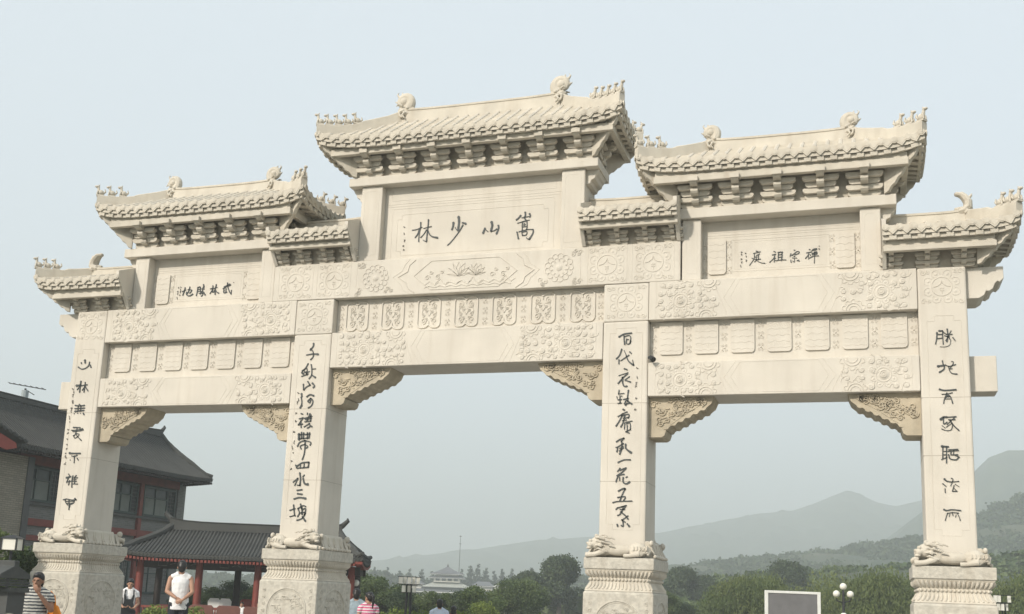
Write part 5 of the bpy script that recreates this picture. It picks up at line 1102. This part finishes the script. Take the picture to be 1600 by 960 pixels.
# ------------------------------------------------------------------ street lamps
def box_lamp(x,y,label,H_,scl=1,group='square lantern street lamps',tiers=((5,.62),(3,.42))):
    t=thing('street_lamp',label,'street lamp',(x,y,0),.35,group); t.scale=(scl,scl,1)
    for dx in (-.09,.09): MB().tube([(dx,0,0),(dx*.5,0,H_-.28)],.035,8).build('post',METAL,t)
    for n,w_,zz in ((*tiers[0],H_-.16),(*tiers[1],H_-.38)):
        [MB().box(-w_/2-.02,w_/2+.02,yb-.01,yb+.01,zb,zb+.014).build('frame_bar',METAL,t) for yb in (-.20,.20) for zb in (zz-.122,zz+.072)]; MB().box(-.01,.01,-.19,.19,zz-.122,zz-.108).build('cross_bar',METAL,t)
        for k in range(n):
            xk=-w_/2+.06+k*(w_-.12)/(n-1)
            for yy in ((-.15,.15) if n==5 or k%2==0 else (0,)):
                if n==5 and k%2: yy*=.2
                MB().box(xk-.044,xk+.044,yy-.05,yy+.05,zz-.107,zz+.071).build('lamp_glass',MILK,t)
    return t
box_lamp(-4.98,9.93,'black street lamp with two tiers of square white lanterns in the middle opening',2.17,.95)
box_lamp(10.37,14.97,'black street lamp with square white lanterns at the right edge beyond the last column',2.30,.72,tiers=((2,.58),(2,.34)))
def globe_lamp(x,y,z,label,r=.125,three=True):
    t=thing('globe_lamp',label,'street lamp',(x,y,0),R(17),'white globe street lamps')
    MB().tube([(0,0,0),(0,0,z-.25)],[.06,.04],8).build('post',METAL,t)
    for k,(dx,dz) in enumerate(((-.25,-.27),(.25,-.27),(0,0),(0,-1.05)) if three else ((-.12,.0),(.12,-.18))):
        MB().ell((dx,0,z+dz-.12),(r,r,r),None,16,10).build('globe',MILK,t,smooth=True); MB().tube([(0,0,z-.7),(dx*.9,0,z+dz-.36),(dx,0,z+dz-.27)],.025,6).build('arm',METAL,t)
globe_lamp(6.04,24.07,2.62,'lamp post with three white globes right of the sign board')
globe_lamp(-10.85,18.5,2.25,'pair of white globe lamps beside the second plinth',.12,False)
# sign board
sg=thing('sign_board','white framed grey sign board standing before the willows','sign',(3.97,28.65,0),R(17.5))
MB().box(-1.0,1.0,-.03,.03,.9,2.24).build('panel',SIGNG,sg)
for n_,b_ in (('frame',(-1.13,-1.0,-.06,.06,.8,2.34)),('frame',(1.0,1.13,-.06,.06,.8,2.34)),('frame',(-.999,.999,-.06,.06,2.24,2.34)),('frame',(-.999,.999,-.06,.06,.8,.899))): MB().box(*b_).build(n_,WHITE,sg,bev=.01)
for sx in (-1,1): MB().box(sx*.9-.05,sx*.9+.05,-.05,.05,0,.799).build('leg',WHITE,sg)
# ------------------------------------------------------------------ people
def limb(mb,pts,rad,n=10): 
    mb.tube(pts,rad,n)
    for p,r in zip(pts,rad): mb.ell(p,(r,r,r),None,10,7)
def V3(*a): return Vector(a)
def hand(mb,wrist,dirv,palm,curl=.6,L=.18,side=1):
    d=Vector(dirv).normalized(); nrm=Vector(palm).normalized(); sd=d.cross(nrm).normalized(); w=Vector(wrist)
    c=w+d*.05; M=Matrix((sd,d,nrm)).transposed(); mb.ell(c,(.038,.05,.017),M,10,7)
    for k,(o,l) in enumerate(((-.028,.068),(-.0095,.078),(.0095,.072),(.027,.056))):
        p0=w+d*.085+sd*o; p1=p0+(d*math.cos(curl*.6)+nrm*math.sin(curl*.6))*l*.5; p2=p1+(d*math.cos(curl*1.6)+nrm*math.sin(curl*1.6))*l*.5
        mb.tube([p0-d*.02,p0,p1,p2],[.0095,.0095,.0085,.007],7); mb.ell(p2,(.0072,)*3,None,6,5)
    t0=w+d*.03-sd*.03*side; t1=t0+(d*.7-sd*.7*side)*.03+nrm*.01; t2=t1+(d*.9+nrm*.3)*.028; mb.tube([t0,t1,t2],[.013,.011,.009],7)
def remesh(o,v,sm=0):
    r=o.modifiers.new('remesh','REMESH'); r.mode='VOXEL'; r.voxel_size=v; r.use_smooth_shade=True
    if sm: s=o.modifiers.new('smooth','SMOOTH'); s.iterations=sm; s.factor=.5
def person(label,loc,rz,H_,arms,shirt,trous,skin=SKIN,hair='short',lean=0,headturn=0,headtilt=0,sleeve=.45,group=None,legs=(0,0),female=False,apron=None):
    """faces local -y. arms: for each side (shoulder->elbow->wrist points, hand dir, palm normal)"""
    t=thing('person',label,'person',loc,rz,group); k=H_/1.72; t.scale=(k,k,k)
    b=MB(); sh=.19 if not female else .165; zs=1.40; hips=.115
    # trunk
    b.loft([[(rx*(.92 if female else 1)*math.cos(R(q*20)),lean*(z-.9)+ry*math.sin(R(q*20)),z) for q in range(18)] for z,rx,ry in ((.84,.10,.08),(.88,.145,.10),(.95,.155,.105),(1.04,.140,.098),(1.13,.142,.10),(1.22,.158,.108),(1.32,.170,.108),(1.39,.15,.09),(1.43,.09,.065))])
    oy=lean*.5
    for s in (-1,1): b.ell((s*sh*.86,oy,zs-.01),(.07,.062,.06)); b.tube([(s*.03,oy,zs+.08),(s*sh*.86,oy,zs+.01)],[.05,.05],8)
    limb(b,[V3(0,oy,1.38),V3(0,oy*1.1-.005,1.50)],[.062,.055])
    hc=V3(0,oy*1.3-.015,1.605)
    M=Matrix.Rotation(headturn,3,'Z')@Matrix.Rotation(headtilt,3,'X')
    b.ell(hc+M@V3(0,.01,.018),(.076,.092,.098),M,16,12); b.ell(hc+M@V3(0,-.035,-.05),(.056,.058,.062),M,12,9); b.ell(hc+M@V3(0,-.062,-.088),(.026,.022,.02),M)
    b.tube([hc+M@V3(0,-.085,.015),hc+M@V3(0,-.100,-.015),hc+M@V3(0,-.108,-.030)],[.010,.013,.015],8)
    b.ell(hc+M@V3(0,-.092,-.058),(.024,.010,.009),M)
    for s in (-1,1):
        b.ell(hc+M@V3(s*.078,.012,-.012),(.011,.02,.032),M); b.ell(hc+M@V3(s*.032,-.082,.028),(.022,.012,.008),M)
    # arms
    for s,(el,wr,hd,pn) in zip((-1,1),arms):
        S=V3(s*sh,oy,zs-.02); E_=V3(*el); W_=V3(*wr)
        limb(b,[S,(S+E_)/2,E_],[.052,.048,.040]); limb(b,[E_,(E_*.6+W_*.4),W_],[.040,.039,.026]); hand(b,W_,hd,pn,.7,side=s)
    # legs
    for s,st in zip((-1,1),legs):
        hp=V3(s*.09,0,.92); kn=V3(s*.095,-st*.5-.01,.50); an=V3(s*.095,-st+.0,.09)
        limb(b,[hp,(hp+kn)/2,kn],[.098,.082,.060]); limb(b,[kn,(kn*.6+an*.4),an],[.060,.058,.038]); b.ell(an+V3(0,-.07,-.055),(.042,.12,.035))
    body=b.build('body',skin,t,smooth=True); remesh(body,.0085,2)
    f=MB()
    for s in (-1,1): f.ell(hc+M@V3(s*.032,-.0865,.014),(.013,.007,.006),M,8,6)
    f.build('eye',HAIR,t,smooth=True); MB().ell(hc+M@V3(0,-.1005,-.058),(.021,.004,.004),M,8,6).build('mouth',mat('lips',(.25,.08,.07),.5),t)
    h=MB()
    h.ell(hc+M@V3(0,.022,.045),(.086,.098,.088),M,16,12); h.ell(hc+M@V3(0,.055,.0),(.078,.065,.085),M,14,10)
    for s in (-1,1): h.ell(hc+M@V3(s*.066,.02,.03),(.02,.05,.045),M)
    h.ell(hc+M@V3(0,-.045,.085),(.06,.035,.03),M)
    for q in range(26):
        a=q*.77; h.tube([hc+M@V3(.07*math.cos(a),.02+.075*math.sin(a),.07),hc+M@V3(.083*math.cos(a+.2),.025+.088*math.sin(a+.2),.02+.02*math.sin(q*3))],[.016,.006],5)
    if hair=='short': h.ell(hc+M@V3(0,.055,-.045),(.072,.05,.075),M)
    if hair=='pony': h.tube([hc+M@V3(0,.10,.05),hc+M@V3(.01,.16,.02),hc+M@V3(.015,.17,-.10),hc+M@V3(.0,.14,-.24)],[.035,.038,.032,.01],8)
    if hair=='long': h.ell(hc+M@V3(0,.06,-.06),(.082,.055,.11),M)
    ho=h.build('hair',HAIR,t,smooth=True); remesh(ho,.009,1)
    c=MB(); g_=.016
    c.loft([[(rx*(.92 if female else 1)*math.cos(R(q*20)),lean*(z-.9)+ry*math.sin(R(q*20)),z) for q in range(18)] for z,rx,ry in ((.80,.185,.128),(.86,.188,.13),(.95,.182,.128),(1.04,.174,.12),(1.13,.172,.118),(1.22,.176,.122),(1.31,.186,.122),(1.38,.178,.10),(1.425,.125,.078),(1.465,.078,.068))])
    for s in (-1,1): c.tube([(s*.035,oy+.005,zs+.062),(s*sh*.55,oy,zs+.03),(s*(sh*.86+.012),oy,zs+.004)],[.072,.066,.060],10)
    if sleeve>0:
        for s,(el,wr,hd,pn) in zip((-1,1),arms):
            S=V3(s*sh,oy,zs-.02); E_=V3(*el); Q=S+(E_-S)*min(1,sleeve); c.tube([S-(E_-S).normalized()*.02,S,(S+Q)/2,Q],[.05,.073,.070,.066],12); c.ell(S,(.07,.07,.066))
            if sleeve>1: W_=V3(*wr); c.tube([E_,E_+(W_-E_)*(sleeve-1)],[.058,.05],10); c.ell(E_,(.057,)*3)
    so_=c.build('shirt',shirt,t,smooth=True); remesh(so_,.0095,3)
    bw=so_.modifiers.new('folds','DISPLACE'); tx=bpy.data.textures.new('folds','CLOUDS'); tx.noise_scale=.07; bw.texture=tx; bw.strength=.016; bw.mid_level=.5
    d=MB(); d.ell((0,0,.90),(.165,.115,.10))
    for s,st in zip((-1,1),legs):
        hp=V3(s*.088,0,.90); kn=V3(s*.095,-st*.5-.01,.50); an=V3(s*.095,-st,.12); limb(d,[hp,(hp+kn)/2,kn],[.108,.094,.078]); limb(d,[kn,an],[.078,.066])
    do=d.build('trousers',trous,t,smooth=True); remesh(do,.012,2)
    sm_=MB()
    for s,st in zip((-1,1),legs): sm_.ell((s*.095,-st-.06,.04),(.05,.135,.045))
    sm_.build('shoes',DARKW,t,smooth=True)
    if apron:
        a_=MB(); a_.prism([(-.13,1.32),(-.11,1.14),(-.17,.95),(-.19,.55),(.19,.55),(.17,.95),(.11,1.14),(.13,1.32),(.09,1.34),(.06,1.22),(-.06,1.22),(-.09,1.34)],-.155,-.13); a_.build('pinafore',apron,t)
        for s in (-1,1): MB().tube([(s*.11,-.145,1.32),(s*.10,-.09,1.44),(s*.09,.02,1.475),(s*.08,.11,1.40),(s*.07,.12,1.15)],.016,6).build('strap',apron,t)
    return t
def stripes(name,c1,c2,freq,bw=.5,wob=.3):
    m=bpy.data.materials.new(name); m.use_nodes=True; n=m.node_tree; tc=n.nodes.new('ShaderNodeTexCoord'); wv=n.nodes.new('ShaderNodeTexWave'); wv.bands_direction='Z'; wv.inputs['Scale'].default_value=freq; wv.inputs['Distortion'].default_value=wob; wv.inputs['Detail Scale'].default_value=2
    n.links.new(tc.outputs['Object'],wv.inputs[0]); cr_=n.nodes.new('ShaderNodeValToRGB'); cr_.color_ramp.interpolation='LINEAR'; cr_.color_ramp.elements[0].position=bw-.06; cr_.color_ramp.elements[1].position=bw+.06; cr_.color_ramp.elements[0].color=(*c1,1); cr_.color_ramp.elements[1].color=(*c2,1)
    n.links.new(wv.outputs[0],cr_.inputs[0]); n.links.new(cr_.outputs[0],n.nodes['Principled BSDF'].inputs['Base Color']); n.nodes['Principled BSDF'].inputs['Roughness'].default_value=.85; return m
ST1=stripes('grey_white_striped_cloth',(.05,.055,.065),(.50,.50,.46),6.6,.46,1.2); ST2=stripes('pink_white_striped_cloth',(.62,.10,.22),(.72,.66,.68),5.2,.5,.1)
WH=mat('white_cotton',(.80,.80,.80),.9,.03,5); DKT=mat('dark_blue_trousers',(.02,.025,.035),.9,.1,8); LBL=mat('pale_blue_cotton',(.30,.38,.43),.9,.06,6); PBL=mat('pale_sky_shirt',(.58,.66,.78),.9,.04,6); JEAN=mat('pale_jeans',(.22,.30,.36),.9,.1,6); BLK=mat('black_cloth',(.018,.022,.026),.9,.1,6); KHA=mat('khaki_cloth',(.28,.22,.14),.9,.1,6)
hang=lambda s,y=.0,out=.0: ((s*(.235+out),y+.02,1.13),(s*(.235+out),y-.05,.90),(0,-.1,-1),(-s,0,0))
pa=person('person in a grey and white striped T-shirt raising one hand to the mouth',(-5.28,-3.85,.02),R(36),1.72,[hang(-1,.02,.02),((.24,-.10,1.17),(.05,-.19,1.41),(-.5,-.2,.85),(-.3,1,.2))],ST1,DKT,SKIN2,headturn=R(-14),headtilt=R(6),sleeve=.5)
cl=MB(); 
for k in range(10): a=k*36; 
cl.tube([(-.06,-.055,1.455),(-.11,.0,1.462),(-.06,.075,1.475),(.06,.075,1.475),(.11,.0,1.462),(.06,-.055,1.455)],.020,8); cl.build('collar',mat('navy_collar',(.02,.04,.12),.9),pa,smooth=True)
bag=thing('shoulder_bag','bright orange cloth bag hanging beside the person in stripes','bag',(-5.05,-3.68,.80),R(30))
bm_=MB(); bm_.loft([[(-.13,-.04,0),(.14,-.04,0),(.14,.05,0),(-.13,.05,0)],[(-.15,-.06,.08),(.17,-.06,.08),(.17,.07,.08),(-.15,.07,.08)],[(-.12,-.05,.28),(.12,-.05,.28),(.12,.06,.28),(-.12,.06,.28)],[(-.07,-.03,.46),(.04,-.03,.46),(.04,.04,.46),(-.07,.04,.46)]]); o=bm_.build('pouch',mat('orange_cloth',(.85,.28,.02),.8,.05,6),bag,smooth=True,bev=.02)
MB().tube([(.0,.0,.44),(-.03,-.02,.60),(-.08,-.03,.66),(-.05,.1,.60)],.018,6).build('strap',mat('orange_cloth',(.85,.28,.02),.8,.05,6),bag)
person('person seen from behind in a white sleeveless shirt, hands clasped behind the back',(-5.86,.70,.36),R(213),1.74,[((-.235,.08,1.14),(-.07,.205,.99),(.75,.05,-.45),(0,-1,.1)),((.235,.08,1.14),(.06,.19,1.03),(-.75,.05,-.45),(0,-1,.1))],WH,DKT,SKIN,sleeve=.0,headtilt=R(14))
person('dark haired person in a white T-shirt and black pinafore behind the first plinth',(-10.9,5.9,.02),R(37),1.72,[((-.23,-.03,1.12),(-.12,-.20,1.02),(.8,-.5,0),(0,0,1)),((.23,-.03,1.12),(.14,-.20,1.00),(-.8,-.5,0),(0,0,1))],WH,BLK,SKIN,hair='long',headtilt=R(16),sleeve=.45,female=True,apron=BLK)
person('person crouched low in brown beside the one in the pinafore',(-11.1,5.6,.02),R(60),1.36,[hang(-1),hang(1)],mat('brown_cloth',(.30,.16,.07),.9,.2,6),KHA,SKIN,sleeve=.6)
person('boy seen from behind in a pale blue T-shirt left of the girl in stripes',(-3.72,4.1,.02),R(200),1.68,[((-.24,.0,1.13),(-.28,-.08,.92),(0,-.3,-1),(1,0,0)),((.25,.03,1.13),(.33,-.02,.98),(.5,-.3,-.8),(-1,0,0))],LBL,JEAN,SKIN,sleeve=.5,headtilt=R(8))
person('girl with a black ponytail in a pink and white striped top seen from behind',(-3.0,3.2,.02),R(215),1.62,[((-.23,.03,1.12),(-.22,-.02,.92),(0,-.3,-1),(1,0,0)),((.24,.03,1.12),(.26,-.04,.92),(.2,-.3,-1),(-1,0,0))],ST2,JEAN,SKIN,hair='pony',sleeve=.4,female=True,headturn=R(30))
person('dark haired person in a pale blue shirt seen from behind, head and shoulders only',(-2.70,6.45,.02),R(205),1.52,[hang(-1),hang(1)],PBL,DKT,SKIN,sleeve=.6)
person('shorter dark haired person right of the man in the pale blue shirt',(-2.42,6.65,.02),R(200),1.38,[hang(-1),hang(1)],mat('red_brown_cloth',(.25,.06,.05),.9,.1,6),DKT,SKIN,hair='long',sleeve=.6,female=True)
person('small figure in white sitting by the right post of the pavilion',(-13.5,15.5,-.14),R(20),1.28,[hang(-1),hang(1)],WH,BLK,SKIN,sleeve=.6,group='figures at the pavilion')
person('small figure in pale grey by the second plinth at the pavilion',(-12.95,15.7,-.14),R(-20),1.30,[hang(-1),hang(1)],mat('grey_cloth',(.5,.45,.42),.9),BLK,SKIN,sleeve=.6,group='figures at the pavilion')
for o in gate.children_recursive:
    if o.name.split('.')[0] in ('frame_moulding','cloud_relief','flower_relief','lotus_relief','leaf_relief','inscription','gadroon_band','bead_row','petal_band','roundel_relief','ornament_relief','medallion_relief','fluted_side'): o['kind']='stuff'
# ------------------------------------------------------------------ haze
hz=MB().box(-2700,2700,-2700,2700,-1.5,165).build('haze',None); hz['kind']='stuff'; hz.display_type='WIRE'
hm=bpy.data.materials.new('haze_air'); hm.use_nodes=True; nn=hm.node_tree; nn.nodes.remove(nn.nodes['Principled BSDF'])
vol=nn.nodes.new('ShaderNodeVolumePrincipled'); vol.inputs['Density'].default_value=HAZE; vol.inputs['Color'].default_value=(.71,.77,.79,1); vol.inputs['Anisotropy'].default_value=.0
nn.links.new(vol.outputs[0],nn.nodes['Material Output'].inputs['Volume']); hz.data.materials.append(hm)
